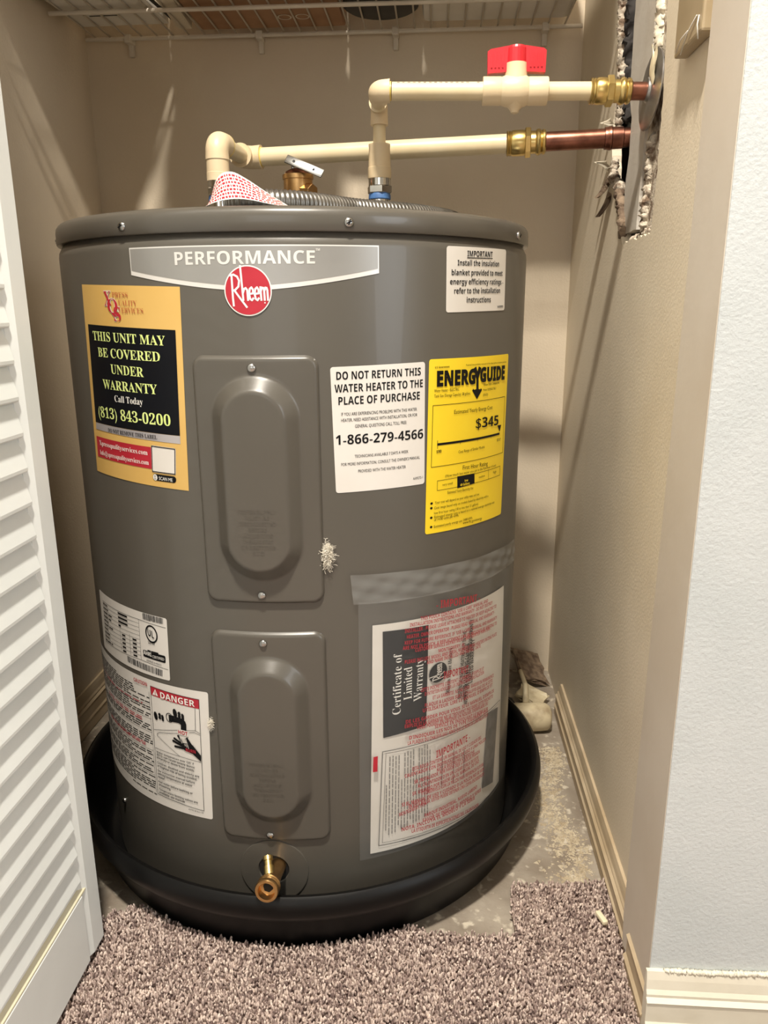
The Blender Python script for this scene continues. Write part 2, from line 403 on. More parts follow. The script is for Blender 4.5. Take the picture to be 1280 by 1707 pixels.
# print on the labels: (ink, style|text, s1, z1, s2, z2, cap height) along the tank's side
PRINT = {
 'gold': [
  ('br', 'serif|PRESS', -0.163, 0.7639, -0.1386, 0.7633, 0.0053),
  ('br', 'serif|UALITY', -0.1538, 0.7557, -0.1265, 0.755, 0.0053),
  ('br', 'serif|ERVICES', -0.1499, 0.748, -0.1186, 0.7474, 0.0054),
  ('rd', 'serif|X', -0.1779, 0.7556, -0.165, 0.7554, 0.0148),
  ('rd', 'serif|Q', -0.1726, 0.7483, -0.1556, 0.7476, 0.0145),
  ('rd', 'serif|S', -0.1629, 0.7398, -0.1517, 0.7394, 0.0145),
  ('gr', 'serif|THIS UNIT MAY', -0.2077, 0.7191, -0.0932, 0.7156, 0.0097),
  ('gr', 'serif|BE COVERED', -0.1999, 0.7016, -0.1012, 0.6992, 0.0098),
  ('gr', 'serif|UNDER', -0.1774, 0.6842, -0.1252, 0.6825, 0.0099),
  ('gr', 'serif|WARRANTY', -0.196, 0.6669, -0.1084, 0.6652, 0.0101),
  ('wh', 'serif|Call Today', -0.1756, 0.6537, -0.1299, 0.6528, 0.0071),
  ('gr', 'serif|(813) 843-0200', -0.2129, 0.6341, -0.0942, 0.6325, 0.0116),
  ('bk', 'serif|DO NOT REMOVE THIS LABEL', -0.1949, 0.6184, -0.1138, 0.6171, 0.0042),
  ('wh', 'serif|Xpressqualityservices.com', -0.2184, 0.6009, -0.1293, 0.5986, 0.0055),
  ('wh', 'serif|Info@xpressqualityservices.com', -0.2193, 0.5897, -0.1287, 0.5878, 0.0053),
  ('wh', 'plain|SCAN ME', -0.1158, 0.5726, -0.0975, 0.572, 0.0037),
 ],
 'badge': [
  ('sv', 'bold|PERFORMANCE', -0.0748, 0.794, 0.0665, 0.7942, 0.0122),
  ('sv', 'bold|TM', 0.0674, 0.8062, 0.0715, 0.8062, 0.0022),
 ],
 'imp': [
  ('bk', 'bold|IMPORTANT', 0.242, 0.8045, 0.2874, 0.8053, 0.0059),
  ('bk', 'bold|Install the insulation', 0.2273, 0.7949, 0.3025, 0.796, 0.0056),
  ('bk', 'bold|blanket provided to meet', 0.2188, 0.7849, 0.3118, 0.7862, 0.0056),
  ('bk', 'bold|energy efficiency ratings -', 0.2167, 0.7756, 0.3141, 0.7767, 0.0056),
  ('bk', 'bold|refer to the installation', 0.223, 0.7662, 0.3072, 0.7673, 0.0057),
  ('bk', 'bold|instructions', 0.2424, 0.7569, 0.2865, 0.7572, 0.0058),
  ('bk', 'bold|AX9593', 0.3018, 0.7512, 0.3162, 0.7515, 0.0023),
 ],
 'dnr': [
  ('bk', 'bold|DO NOT RETURN THIS', 0.085, 0.6813, 0.1793, 0.6827, 0.008),
  ('bk', 'bold|WATER HEATER TO THE', 0.0829, 0.6684, 0.182, 0.6701, 0.0081),
  ('bk', 'bold|PLACE OF PURCHASE', 0.0867, 0.6556, 0.1783, 0.6573, 0.0082),
  ('bk', 'plain|IF YOU ARE EXPERIENCING PROBLEMS WITH THIS WATER', 0.0894, 0.6443, 0.1747, 0.6454, 0.0033),
  ('bk', 'plain|HEATER, NEED ASSISTANCE WITH INSTALLATION, OR FOR', 0.0892, 0.638, 0.1752, 0.6394, 0.0033),
  ('bk', 'plain|GENERAL QUESTIONS CALL TOLL FREE:', 0.1038, 0.6314, 0.1623, 0.6321, 0.0033),
  ('bk', 'bold|1-866-279-4566', 0.0832, 0.6143, 0.183, 0.6148, 0.0101),
  ('bk', 'plain|TECHNICIANS AVAILABLE 7 DAYS A WEEK', 0.1029, 0.5996, 0.1643, 0.6005, 0.0031),
  ('bk', "plain|FOR MORE INFORMATION, CONSULT THE OWNER'S MANUAL", 0.0884, 0.5915, 0.1789, 0.5926, 0.0032),
  ('bk', 'plain|PROVIDED WITH THE WATER HEATER', 0.1065, 0.5834, 0.1612, 0.5839, 0.0032),
  ('bk', 'plain|AX9272-1', 0.1704, 0.5698, 0.183, 0.5701, 0.0027),
 ],
 'en': [
  ('bk', 'bold|U.S. Government', 0.1977, 0.6889, 0.2178, 0.6888, 0.0021),
  ('bk', 'plain|Federal law prohibits removal of this label before consumer purchase', 0.2437, 0.6892, 0.3304, 0.6879, 0.002),
  ('bk', 'bold|ENERG', 0.2003, 0.6699, 0.2606, 0.669, 0.0156),
  ('bk', 'bold|GUIDE', 0.2692, 0.6701, 0.327, 0.6689, 0.0153),
  ('bk', 'plain|Water Heater - ELECTRIC', 0.1969, 0.6635, 0.2332, 0.663, 0.0032),
  ('bk', 'plain|Tank Size (Storage Capacity): 38 gallons', 0.197, 0.6578, 0.2516, 0.6571, 0.0032),
  ('bk', 'plain|Rheem Sales Company, Inc', 0.277, 0.6647, 0.313, 0.6644, 0.0028),
  ('bk', 'plain|Model XE38S06ST38U1', 0.2762, 0.6589, 0.3047, 0.6585, 0.0026),
  ('bk', 'plain|(EA20)', 0.276, 0.6533, 0.2862, 0.6531, 0.0026),
  ('bk', 'plain|Estimated Yearly Energy Cost', 0.2263, 0.6376, 0.2974, 0.6362, 0.0043),
  ('bk', 'bold|$345', 0.2634, 0.6174, 0.3137, 0.6155, 0.0117),
  ('bk', 'bold|$90', 0.2011, 0.5964, 0.208, 0.5963, 0.0033),
  ('bk', 'plain|$357', 0.3116, 0.5958, 0.3217, 0.595, 0.0033),
  ('bk', 'plain|Cost Range of Similar Models', 0.2342, 0.5922, 0.2823, 0.5919, 0.0032),
  ('bk', 'plain|First Hour Rating', 0.242, 0.5722, 0.2902, 0.57, 0.0048),
  ('bk', 'plain|(How much hot water you get in the first hour of use)', 0.2144, 0.5673, 0.3108, 0.5653, 0.0029),
  ('bk', 'plain|very small', 0.21, 0.5579, 0.2258, 0.5578, 0.0026),
  ('ye', 'bold|low', 0.2457, 0.5574, 0.2517, 0.5572, 0.0027),
  ('ye', 'bold|49 Gallons', 0.2382, 0.5533, 0.2545, 0.553, 0.0029),
  ('bk', 'plain|medium', 0.2723, 0.5571, 0.2847, 0.557, 0.0028),
  ('bk', 'plain|high', 0.3046, 0.5573, 0.3126, 0.557, 0.0031),
  ('bk', 'plain|Estimated Yearly Electricity Use', 0.2182, 0.5474, 0.2615, 0.546, 0.0032),
  ('bk', 'plain|Your cost will depend on your utility rates and use.', 0.1998, 0.5384, 0.2742, 0.5365, 0.003),
  ('bk', 'plain|Cost range based only on models fueled by electricity with a', 0.1989, 0.5324, 0.2939, 0.5303, 0.003),
  ('bk', 'plain|low first hour rating (18 to less than 51 gallons).', 0.199, 0.5265, 0.2731, 0.5249, 0.0029),
  ('bk', 'plain|Estimated energy cost is based on a national average electricity cost', 0.1991, 0.5218, 0.3102, 0.5192, 0.003),
  ('bk', 'plain|of 14.00 cents per kWh.', 0.1991, 0.5185, 0.237, 0.5178, 0.003),
  ('bk', 'plain|Estimated yearly energy use: 2488 kWh.', 0.199, 0.5106, 0.2619, 0.51, 0.0029),
  ('bk', 'plain|www.ftc.gov/energy', 0.2441, 0.5067, 0.2812, 0.5051, 0.0031),
 ],
 'danger': [
  ('wh', 'bold|DANGER', -0.1423, 0.3034, -0.0908, 0.304, 0.008),
  ('rd', 'bold|HOT', -0.118, 0.2626, -0.1042, 0.2629, 0.005),
  ('rd', 'bold|BURN', -0.1087, 0.2411, -0.0946, 0.2416, 0.0043),
  ('bk', 'bold|Water temperature over 125° F', -0.1589, 0.2242, -0.0985, 0.2252, 0.0027),
  ('bk', 'bold|(52°C) can cause severe burns', -0.1591, 0.2202, -0.0979, 0.2204, 0.0027),
  ('bk', 'bold|instantly or death from scalds.', -0.1591, 0.216, -0.0983, 0.2157, 0.0028),
  ('bk', 'bold|Children, disabled and elderly are', -0.1591, 0.209, -0.0922, 0.2094, 0.0028),
  ('bk', 'bold|at highest risk of being scalded.', -0.1592, 0.2044, -0.0955, 0.2044, 0.0028),
  ('bk', 'bold|See instruction manual before', -0.1594, 0.1977, -0.0994, 0.1991, 0.0028),
  ('bk', 'bold|setting temperature at water', -0.1598, 0.193, -0.1033, 0.1939, 0.0028),
  ('bk', 'bold|heater.', -0.1597, 0.1882, -0.1474, 0.189, 0.0029),
  ('bk', 'bold|Feel water before bathing or', -0.16, 0.1819, -0.1037, 0.1831, 0.0029),
  ('bk', 'bold|showering.', -0.16, 0.1772, -0.1385, 0.1779, 0.0028),
  ('bk', 'bold|Temperature limiting valves are', -0.16, 0.1709, -0.0971, 0.1722, 0.0028),
  ('bk', 'bold|available, see manual.', -0.1604, 0.1663, -0.1163, 0.1672, 0.0029),
  ('bk', 'plain|AX9218 Rev 00', -0.112, 0.1593, -0.0898, 0.16, 0.002),
  ('rd', 'bold|CAUTION', -0.192, 0.3108, -0.1651, 0.3119, 0.0048),
 ],
 'rating': [
  ('bk', 'bold|UL', -0.155, 0.3813, -0.1448, 0.379, 0.0087),
  ('bk', 'bold|LISTED', -0.1557, 0.3706, -0.1448, 0.3709, 0.0036),
  ('wh', 'bold|AHRI', -0.166, 0.3541, -0.152, 0.3543, 0.0051),
  ('wh', 'plain|CERTIFIED', -0.1507, 0.3534, -0.131, 0.3543, 0.0034),
  ('bk', 'plain|ASSEMBLED IN MEXICO', -0.1619, 0.3461, -0.1363, 0.346, 0.0026),
 ],
 'pouch': [
  ('rd', 'bold|- IMPORTANT -', 0.2006, 0.4151, 0.2747, 0.4049, 0.0096),
  ('rd', 'bold|THIS POUCH CONTAINS "USE & CARE" MANUAL AND', 0.1788, 0.4053, 0.2927, 0.3974, 0.0045),
  ('rd', 'bold|INSTALLATION INSTRUCTIONS AND WARRANTY - DO NOT DESTROY', 0.1649, 0.4002, 0.3043, 0.391, 0.0045),
  ('rd', 'bold|INSTALLER - PLEASE LEAVE ATTACHED TO HEATER OR KEEP ADJACENT TO', 0.1585, 0.394, 0.315, 0.3827, 0.0046),
  ('rd', 'bold|HEATER. OWNER/OPERATOR - PLEASE READ MANUAL AND WARRANTY -', 0.1611, 0.3864, 0.3116, 0.3757, 0.0046),
  ('rd', 'bold|KEEP FOR FUTURE REFERENCE. IF "USE & CARE" MANUAL AND WARRANTY', 0.1585, 0.3795, 0.3179, 0.3662, 0.0045),
  ('rd', 'bold|ARE NOT IN POUCH, A REPLACEMENT CAN BE OBTAINED BY WRITING TO:', 0.156, 0.3734, 0.3185, 0.3584, 0.0046),
  ('rd', 'bold|CUSTOMER SERVICE DEPARTMENT, 2600 GUNTER PARK EAST,', 0.1721, 0.3674, 0.3024, 0.3574, 0.0046),
  ('rd', 'bold|MONTGOMERY, AL', 0.2047, 0.3582, 0.2478, 0.3541, 0.0046),
  ('rd', "bold|PLEASE INCLUDE MODEL AND SERIAL NUMBER FROM HEATER'S RATING PLATE.", 0.1586, 0.3555, 0.3196, 0.3429, 0.0047),
  ('rd', 'bold|AND NAME INSTALLED AND INSTALL DATE.', 0.1881, 0.3477, 0.2799, 0.3412, 0.0046),
  ('rd', 'bold|- IMPORTANT -', 0.2089, 0.322, 0.2596, 0.3157, 0.0095),
  ('rd', "bold|CETTE POCHETTE CONTIENT LE MANUEL D'EMPLOI ET", 0.1801, 0.314, 0.2883, 0.3068, 0.0047),
  ('rd', "bold|D'ENTRETIEN AINSI QUE LES INSTRUCTIONS D'INSTALLATION", 0.1857, 0.3073, 0.2886, 0.3012, 0.0048),
  ('rd', 'bold|ET LA GARANTIE. NE PAS JETER. GARDER EN PERMANENCE.', 0.1973, 0.2992, 0.3151, 0.2861, 0.0049),
  ('rd', 'bold|PLAQUE A LAISSER SUR LE CHAUFFE-EAU OU A COTE.', 0.1859, 0.2924, 0.3127, 0.2801, 0.0049),
  ('rd', "bold|UTILISATEUR: LIRE LE MANUEL D'EMPLOI ET", 0.1831, 0.2864, 0.312, 0.2738, 0.0049),
  ('rd', "bold|DE LES GARDER POUR VOUS. SI LE MANUEL D'EMPLOI", 0.1601, 0.278, 0.3167, 0.2632, 0.0048),
  ('rd', 'bold|EMPLOI ET LA GARANTIE NE SE TROUVENT PAS DANS CETTE POCHETTE', 0.1588, 0.2723, 0.3143, 0.2563, 0.0049),
  ('rd', 'bold|VOUS POUVEZ, EN OBTENIR UN NOUVEL EXEMPLAIRE DU', 0.1749, 0.266, 0.3011, 0.2519, 0.0049),
  ('rd', 'bold|SERVICE EN INDIQUANT LE NOM SUR', 0.2009, 0.2591, 0.3016, 0.2437, 0.005),
  ('rd', "bold|D'INDIQUER LES NOS DE TYPE FIGURANT SUR", 0.1647, 0.2555, 0.3018, 0.2407, 0.0049),
  ('rd', "bold|LA PLAQUE DU CHAUFFE-EAU, AINSI QUE LE NOM DE L'INSTALLATEUR", 0.1628, 0.2488, 0.3021, 0.2348, 0.0049),
  ('rd', 'bold|IMPORTANTE -', 0.2037, 0.2174, 0.2621, 0.2193, 0.0101),
  ('rd', 'bold|ESTA BOLSA CONTIENE UN MANUAL DE USO Y CUIDADO DEL', 0.1692, 0.2115, 0.2873, 0.2086, 0.005),
  ('rd', 'bold|CALENTADOR CON INSTRUCCIONES DE USO Y UNA POLIZA', 0.1589, 0.2052, 0.2989, 0.2009, 0.005),
  ('rd', 'bold|NO LA DESTRUYA O DESECHE.', 0.2049, 0.1976, 0.2735, 0.1949, 0.0051),
  ('rd', 'bold|SR. INSTALADOR, POR FAVOR DEJE LA BOLSA PEGADA', 0.1721, 0.1928, 0.2849, 0.1894, 0.0051),
  ('rd', 'bold|AL CALENTADOR O EN UN LUGAR CERCA DE ESTE.', 0.1769, 0.1851, 0.283, 0.1816, 0.0051),
  ('rd', 'bold|SR. USUARIO POR FAVOR LEA EL MANUAL DE USO', 0.1694, 0.1772, 0.2833, 0.1756, 0.0051),
  ('rd', 'bold|Y CONSERVELO CON LA POLIZA PARA REFERENCIA FUTURA.', 0.1819, 0.1728, 0.2959, 0.1647, 0.0052),
  ('rd', 'bold|SI EL MANUAL DE USO Y CUIDADO O LA POLIZA NO SE VEN', 0.155, 0.1666, 0.2963, 0.1571, 0.0051),
  ('rd', 'bold|EN ESTA BOLSA, USTED PUEDE OBTENER UNA COPIA ESCRIBIENDO', 0.1645, 0.1608, 0.2967, 0.1493, 0.0052),
  ('rd', 'bold|MONTGOMERY, E.U.A.', 0.1515, 0.1538, 0.1902, 0.157, 0.0051),
  ('rd', 'bold|PARQUE INDUSTRIAL, NUEVO LAREDO', 0.1874, 0.1397, 0.2804, 0.1386, 0.0052),
  ('rd', 'bold|FAVOR DE INDICAR EL MODELO Y SERIE', 0.1846, 0.1337, 0.2903, 0.1287, 0.0052),
  ('rd', 'bold|NOTA: INCLUYA EL MODELO Y LA SERIE', 0.155, 0.1317, 0.2765, 0.1242, 0.0052),
  ('rd', 'bold|LA ETIQUETA DE ESPECIFICACIONES DEL CALENTADOR.', 0.1688, 0.1246, 0.2865, 0.1081, 0.0053),
 ],
 'sheet': [
  ('wh', 'serif|Certificate of', 0.1548, 0.29, 0.1565, 0.3676, 0.0107),
  ('wh', 'serif|Limited', 0.1698, 0.3061, 0.1701, 0.3475, 0.0111),
  ('wh', 'serif|Warranty', 0.1836, 0.3005, 0.1859, 0.3537, 0.0116),
  ('bk', 'serif|Rheem Water Heaters', 0.2263, 0.2962, 0.2302, 0.3553, 0.0059),
  ('bk', 'bold|RESIDENTIAL WATER HEATERS ONLY IN THE', 0.2477, 0.2817, 0.2551, 0.3697, 0.0067),
  ('bk', 'bold|UNITED STATES AND CANADA', 0.2565, 0.2784, 0.2616, 0.3519, 0.007),
  ('bk', 'bold|WITH A USE & CARE MANUAL AND WARRANTY', 0.2596, 0.2689, 0.2683, 0.3812, 0.0071),
  ('bk', 'bold|LIMITED WARRANTY', 0.2691, 0.2954, 0.2716, 0.3538, 0.0074),
 ],
}
QUAD = {
 'gold': [(-0.2237, 0.7781), (-0.0715, 0.7734), (-0.0781, 0.5634), (-0.2345, 0.5679)],
 'gold_black': [(-0.2177, 0.7359), (-0.08, 0.7312), (-0.0839, 0.6226), (-0.2234, 0.6268)],
 'gold_silver': [(-0.2228, 0.6264), (-0.0839, 0.6223), (-0.084, 0.6139), (-0.224, 0.6187)],
 'gold_red': [(-0.2257, 0.6104), (-0.1237, 0.6078), (-0.1245, 0.5836), (-0.2269, 0.5864)],
 'gold_qr': [(-0.1234, 0.6102), (-0.0904, 0.6088), (-0.0928, 0.5797), (-0.1253, 0.5804)],
 'gold_pill': [(-0.1241, 0.5788), (-0.0926, 0.5779), (-0.0933, 0.5706), (-0.125, 0.5714)],
 'gold_icon': [(-0.1209, 0.5749), (-0.1175, 0.5748)],
 'en_box': [(0.1957, 0.6492), (0.3307, 0.6475), (0.33, 0.5791), (0.1943, 0.5811)],
 'en_bar': [(0.203, 0.6059), (0.3177, 0.6042)],
 'en_tick': [(0.2026, 0.6101), (0.2027, 0.6013)],
 'en_tri': [(0.3122, 0.6148), (0.3227, 0.6144), (0.3185, 0.6064)],
 'en_cells': [(0.2032, 0.5646), (0.3237, 0.5633), (0.3236, 0.552), (0.2031, 0.5535)],
 'en_cellsx': [(0.2333, 0.5655), (0.2635, 0.5646), (0.264, 0.5524), (0.2337, 0.5516), (0.2932, 0.5637), (0.2939, 0.5526)],
 'en_bul': [(0.1953, 0.5397), (0.1951, 0.5343), (0.1951, 0.5231), (0.1951, 0.5122)],
 'en_arrow': [(0.2599, 0.6852), (0.2683, 0.6851), (0.2644, 0.6755), (0.2651, 0.6603), (0.257, 0.6616), (0.2722, 0.661), (0.2646, 0.6527)],
 'imp_ul': [(0.242, 0.8031), (0.2875, 0.8041)],
 'dg_head': [(-0.1593, 0.3142), (-0.0848, 0.3142), (-0.0858, 0.3019), (-0.1592, 0.3023)],
 'dg_box': [(-0.1593, 0.3142), (-0.0848, 0.3142), (-0.0892, 0.1639), (-0.1638, 0.1639)],
 'dg_warn': [(-0.1567, 0.3036), (-0.147, 0.3041), (-0.1511, 0.3122)],
 'dg_h1': [(-0.1542, 0.2757), (-0.1471, 0.2777), (-0.1422, 0.2765)],
 'dg_h2': [(-0.1213, 0.2887), (-0.1149, 0.288), (-0.1098, 0.2866)],
 'dg_ring': [(-0.1307, 0.28)],
 'dg_spout': [(-0.1317, 0.2839), (-0.1254, 0.2844), (-0.1107, 0.2838), (-0.1065, 0.281), (-0.1053, 0.2772), (-0.106, 0.2689), (-0.1141, 0.2683), (-0.1135, 0.2752), (-0.1167, 0.2765), (-0.1319, 0.275)],
 'dg_l1': [(-0.16, 0.255), (-0.1176, 0.2669), (-0.0928, 0.2722), (-0.0869, 0.2695)],
 'dg_l2': [(-0.119, 0.2311), (-0.1543, 0.2485), (-0.154, 0.2519), (-0.1498, 0.2542), (-0.1194, 0.2619)],
 'dg_l3': [(-0.0871, 0.2673), (-0.0943, 0.2693), (-0.1019, 0.2675)],
 'dg_l4': [(-0.091, 0.3022), (-0.0928, 0.2722)],
 'dg_l5': [(-0.1606, 0.2299), (-0.119, 0.2311), (-0.0881, 0.2309)],
 'dg_arm': [(-0.088, 0.2321), (-0.0874, 0.2403), (-0.0982, 0.252), (-0.1032, 0.2526), (-0.1137, 0.251), (-0.1155, 0.2464), (-0.1106, 0.2418), (-0.0992, 0.2399)],
 'dg_fing': [(-0.0986, 0.2472), (-0.1066, 0.258), (-0.1125, 0.2502), (-0.119, 0.2587), (-0.1126, 0.249), (-0.1254, 0.2538), (-0.1141, 0.2468), (-0.1277, 0.2499), (-0.1118, 0.2439), (-0.1251, 0.2432)],
 'rt_ul': [(-0.1491, 0.3838)],
 'rt_pill': [(-0.1671, 0.3597), (-0.1289, 0.3607), (-0.1294, 0.3512), (-0.1676, 0.3509)],
 'rt_bc1': [(-0.1621, 0.4077), (-0.1272, 0.408), (-0.1279, 0.4011), (-0.1621, 0.3997)],
 'rt_bc2': [(-0.2032, 0.3405), (-0.1349, 0.3409), (-0.1358, 0.3328), (-0.203, 0.3332)],
 'rt_sq': [(-0.2243, 0.3409), (-0.2151, 0.3415), (-0.2156, 0.3311), (-0.2253, 0.3306)],
 'rt_tab': [(-0.2654, 0.3946), (-0.1703, 0.3975), (-0.1724, 0.3451), (-0.2717, 0.3373)],
 'rt_div': [(-0.2154, 0.3724), (-0.2162, 0.344), (-0.1928, 0.3728), (-0.194, 0.3451)],
 'rt_top': [(-0.2654, 0.3946), (-0.1703, 0.3975), (-0.1246, 0.3968)],
 'rt_bot': [(-0.2717, 0.3373), (-0.1725, 0.3447), (-0.1264, 0.3437)],
 'sheet': [(0.1209, 0.4072), (0.346, 0.4006), (0.3579, 0.0969), (0.1157, 0.1061)],
 'sh_black': [(0.1327, 0.3982), (0.1927, 0.3945), (0.1906, 0.2641), (0.1327, 0.2629)],
 'sh_logo': [(0.2081, 0.3291), (0.2083, 0.3181)],
 'sh_frame': [(0.1318, 0.2447), (0.3501, 0.2335), (0.3563, 0.0947), (0.126, 0.1161)],
 'sh_blk2': [(0.3088, 0.2334), (0.343, 0.2262), (0.3341, 0.1146), (0.3002, 0.1242)],
 'sh_lines': [(0.135, 0.2413), (0.1953, 0.2438), (0.1967, 0.1346), (0.1324, 0.1233)],
 'pouch': [(0.1047, 0.437), (0.3872, 0.423), (0.4426, 0.1248), (0.1021, 0.1036)],
 'tape': [(0.0982, 0.4706), (0.3775, 0.455), (0.3877, 0.4245), (0.101, 0.4365)],
 'redmark': [(0.1196, 0.2432), (0.125, 0.2434), (0.1243, 0.2229), (0.1187, 0.2231)],
}

# ------------------------------------------------------------------ the setting
XL, XR, YB, YF = -0.64, 0.243, 1.515, 0.665
ZC = 2.44
XJ = 0.228
struct(MB().box(-1.9, 2.4, -2.6, 1.62, -0.06, 0.0).build('floor', CONC), 'bare spattered concrete slab showing around the black pan')
struct(MB().box(-1.9, 2.4, -2.6, 1.62, ZC, ZC + 0.05).build('ceiling', CEIL), 'white ceiling above the closet and room')
struct(MB().box(XL - 0.1, XR + 0.2, YB, YB + 0.09, 0, ZC).build('wall_back', WALL), 'beige back wall of the closet behind the water heater')
struct(MB().box(XL - 0.1, XL, 0.79, YB, 0, ZC).build('wall_left', WALL), 'beige left side wall of the closet beside the louvered door')
struct(MB().box(-1.9, -0.428, YF, 0.79, 0, ZC).build('wall_front_left', ROOM), 'room wall to the left of the closet opening')
struct(MB().box(-0.428, XJ, YF, 0.775, 2.05, ZC).build('wall_header', ROOM), 'header wall above the closet opening')
struct(MB().box(XJ + 0.0006, 2.4, YF + 0.0, 0.755, 0, ZC).build('wall_front', FRONT), 'cool white textured wall to the right of the closet opening')
struct(MB().box(-1.95, -1.9, -2.6, 0.79, 0, ZC).build('wall_room_left', ROOM), 'left wall of the room in front of the closet')
struct(MB().box(2.4, 2.45, -2.6, 0.755, 0, ZC).build('wall_room_right', ROOM), 'right wall of the room in front of the closet')
struct(MB().box(-1.9, 2.4, -2.65, -2.6, 0, ZC).build('wall_room_rear', ROOM), 'far wall of the room behind the photographer')
struct(MB().box(0.36, 0.40, 0.755, YB, 0, ZC).build('wall_right_backing', CAVITY), 'back of the wall cavity behind the cut drywall, coloured dark as shade')

def jitter_loop(pts, step, amp, rnd, closed=True):
    out = []
    n = len(pts)
    for i in range(n if closed else n - 1):
        a, b = Vector(pts[i]), Vector(pts[(i + 1) % n])
        m = max(1, int((b - a).length / step))
        for k in range(m):
            p = a.lerp(b, k / m)
            out.append((p.x + rnd.uniform(-amp, amp), p.y + rnd.uniform(-amp, amp)))
    if not closed:
        out.append(tuple(pts[-1]))
    return out

# right closet wall with the ragged slot cut for the pipes
far_edge = [(1.10, 0.832), (1.118, 0.853), (1.150, 0.895), (1.196, 0.925), (1.208, 0.966), (1.212, 1.0), (1.200, 1.05), (1.216, 1.10), (1.235, 1.16), (1.235, 1.36)]
near_edge = [(0.972, 1.36), (0.970, 1.10), (0.955, 1.0), (0.952, 0.90), (0.958, 0.834)]
hole = jitter_loop(far_edge + near_edge, 0.008, 0.0022, RND)
outer = [(0.755, 0), (YB, 0), (YB, ZC), (0.755, ZC)]
mb = MB()
tri = tessellate_polygon([[Vector((y, z, 0)) for y, z in outer], [Vector((y, z, 0)) for y, z in hole]])
allp = outer + hole
for X in (XR, XR + 0.0135):
    mb.add([(X, y, z) for y, z in allp], tri)
nh = len(hole)
mb.add([(X, y, z) for X in (XR, XR + 0.0135) for y, z in hole], [(i, (i + 1) % nh, nh + (i + 1) % nh, nh + i) for i in range(nh)])
wr = struct(mb.build('wall_right', WALLR, fix=False), 'beige right side wall of the closet with a ragged slot cut for the pipes')

def lumps(name, path, r, m, parent=None, amp=0.3, n=11, rnd=RND, flat=(1, 1, 1)):
    P = [Vector(p) for p in path]
    pts = []
    for i in range(len(P) - 1):
        k = max(2, int((P[i + 1] - P[i]).length / (r * 0.35)))
        pts += [P[i].lerp(P[i + 1], j / k) for j in range(k)]
    pts.append(P[-1])
    b = MB().tube(pts, [r * (0.5 if i in (0, len(pts) - 1) else rnd.uniform(0.75, 1.2)) for i in range(len(pts))], n)
    b.v = [(x + rnd.uniform(-amp, amp) * r * flat[0], y + rnd.uniform(-amp, amp) * r * flat[1], z + rnd.uniform(-amp, amp) * r * flat[2]) for x, y, z in b.v]
    return b.build(name, m, parent, True)

lumps('torn_gypsum', [(0.245, 1.110, 0.842), (0.246, 1.122, 0.862), (0.247, 1.140, 0.888), (0.247, 1.158, 0.905)], 0.0065, GYPSD, wr, 0.32)
lumps('torn_gypsum', [(0.249, 1.150, 0.905), (0.247, 1.180, 0.918), (0.244, 1.200, 0.932)], 0.007, GYPS, wr, 0.3)
lumps('torn_gypsum', [(0.246, 1.200, 0.93), (0.248, 1.205, 0.955)], 0.0055, GYPS, wr)
lumps('torn_gypsum', [(0.249, 1.206, 0.985), (0.249, 1.196, 1.03), (0.248, 1.198, 1.055)], 0.0055, GYPS, wr)
lumps('torn_gypsum', [(0.250, 1.200, 1.055), (0.250, 1.212, 1.09), (0.249, 1.228, 1.15), (0.249, 1.228, 1.30)], 0.007, GYPS, wr)
lumps('torn_gypsum', [(0.251, 1.020, 0.845), (0.252, 1.015, 0.90), (0.252, 1.010, 0.95)], 0.0075, GYPS, wr)
lumps('torn_gypsum', [(0.252, 1.012, 1.03), (0.252, 1.018, 1.10), (0.252, 1.02, 1.33)], 0.008, PAPERC, wr, 0.35)
lumps('torn_gypsum', [(0.253, 0.970, 0.84), (0.253, 1.03, 0.835), (0.25, 1.07, 0.832)], 0.006, GYPS, wr)
MB().box(0.2515, 0.256, 0.966, 1.045, 0.836, 1.36).build('exposed_core', GYPS, wr)
# loose scraps of wallboard paper curling out of the slot
for k, (y, z, dy, dz) in enumerate([(1.212, 0.945, 0.035, 0.012), (1.205, 0.925, 0.022, -0.02), (1.205, 1.0, 0.016, 0.004), (1.19, 0.905, 0.018, -0.028)]):
    b = MB().grid(lambda u, v: (0.240 - 0.012 * u * u - 0.004 * math.sin(9 * v), y + dy * u + 0.006 * (v - 0.5), z + dz * u + 0.016 * (v - 0.5) * (1.1 - u)), 6, 4)
    b.build('torn_paper', GYPSD if k % 2 else PAPERC, wr, True)

# drywall board standing inside the slot
b = MB()
brd = jitter_loop([(1.127, 0.846), (1.130, 0.915), (1.121, 0.945), (1.121, 0.990), (1.144, 1.02), (1.150, 1.36), (1.037, 1.36), (1.038, 1.0), (1.045, 0.937), (1.051, 0.846)], 0.01, 0.0012, RND)
n = len(brd)
tri = tessellate_polygon([[Vector((y, z, 0)) for y, z in brd]])
b.add([(0.248, y, z) for y, z in brd], tri)
b.add([(0.261, y, z) for y, z in brd], tri)
b.add([(X, y, z) for X in (0.248, 0.261) for y, z in brd], [(i, (i + 1) % n, n + (i + 1) % n, n + i) for i in range(n)])
tag(b.build('drywall_board', BOARD), 'narrow grey drywall board standing inside the cut slot of the right wall', 'board')
lumps('pipe_insulation', [(0.262, 1.165, 1.075), (0.27, 1.150, 1.08), (0.285, 1.13, 1.08)], 0.011, GYPSD)
tag(bpy.data.objects['pipe_insulation'], 'crumpled dark insulation scrap in the wall slot above the pipes', 'insulation')
lumps('pipe_insulation', [(0.262, 1.205, 1.30), (0.262, 1.205, 1.12), (0.262, 1.195, 1.0)], 0.012, CAVITY)
tag(bpy.data.objects['pipe_insulation.001'], 'long dark grey insulation strip down the back of the wall slot', 'insulation')

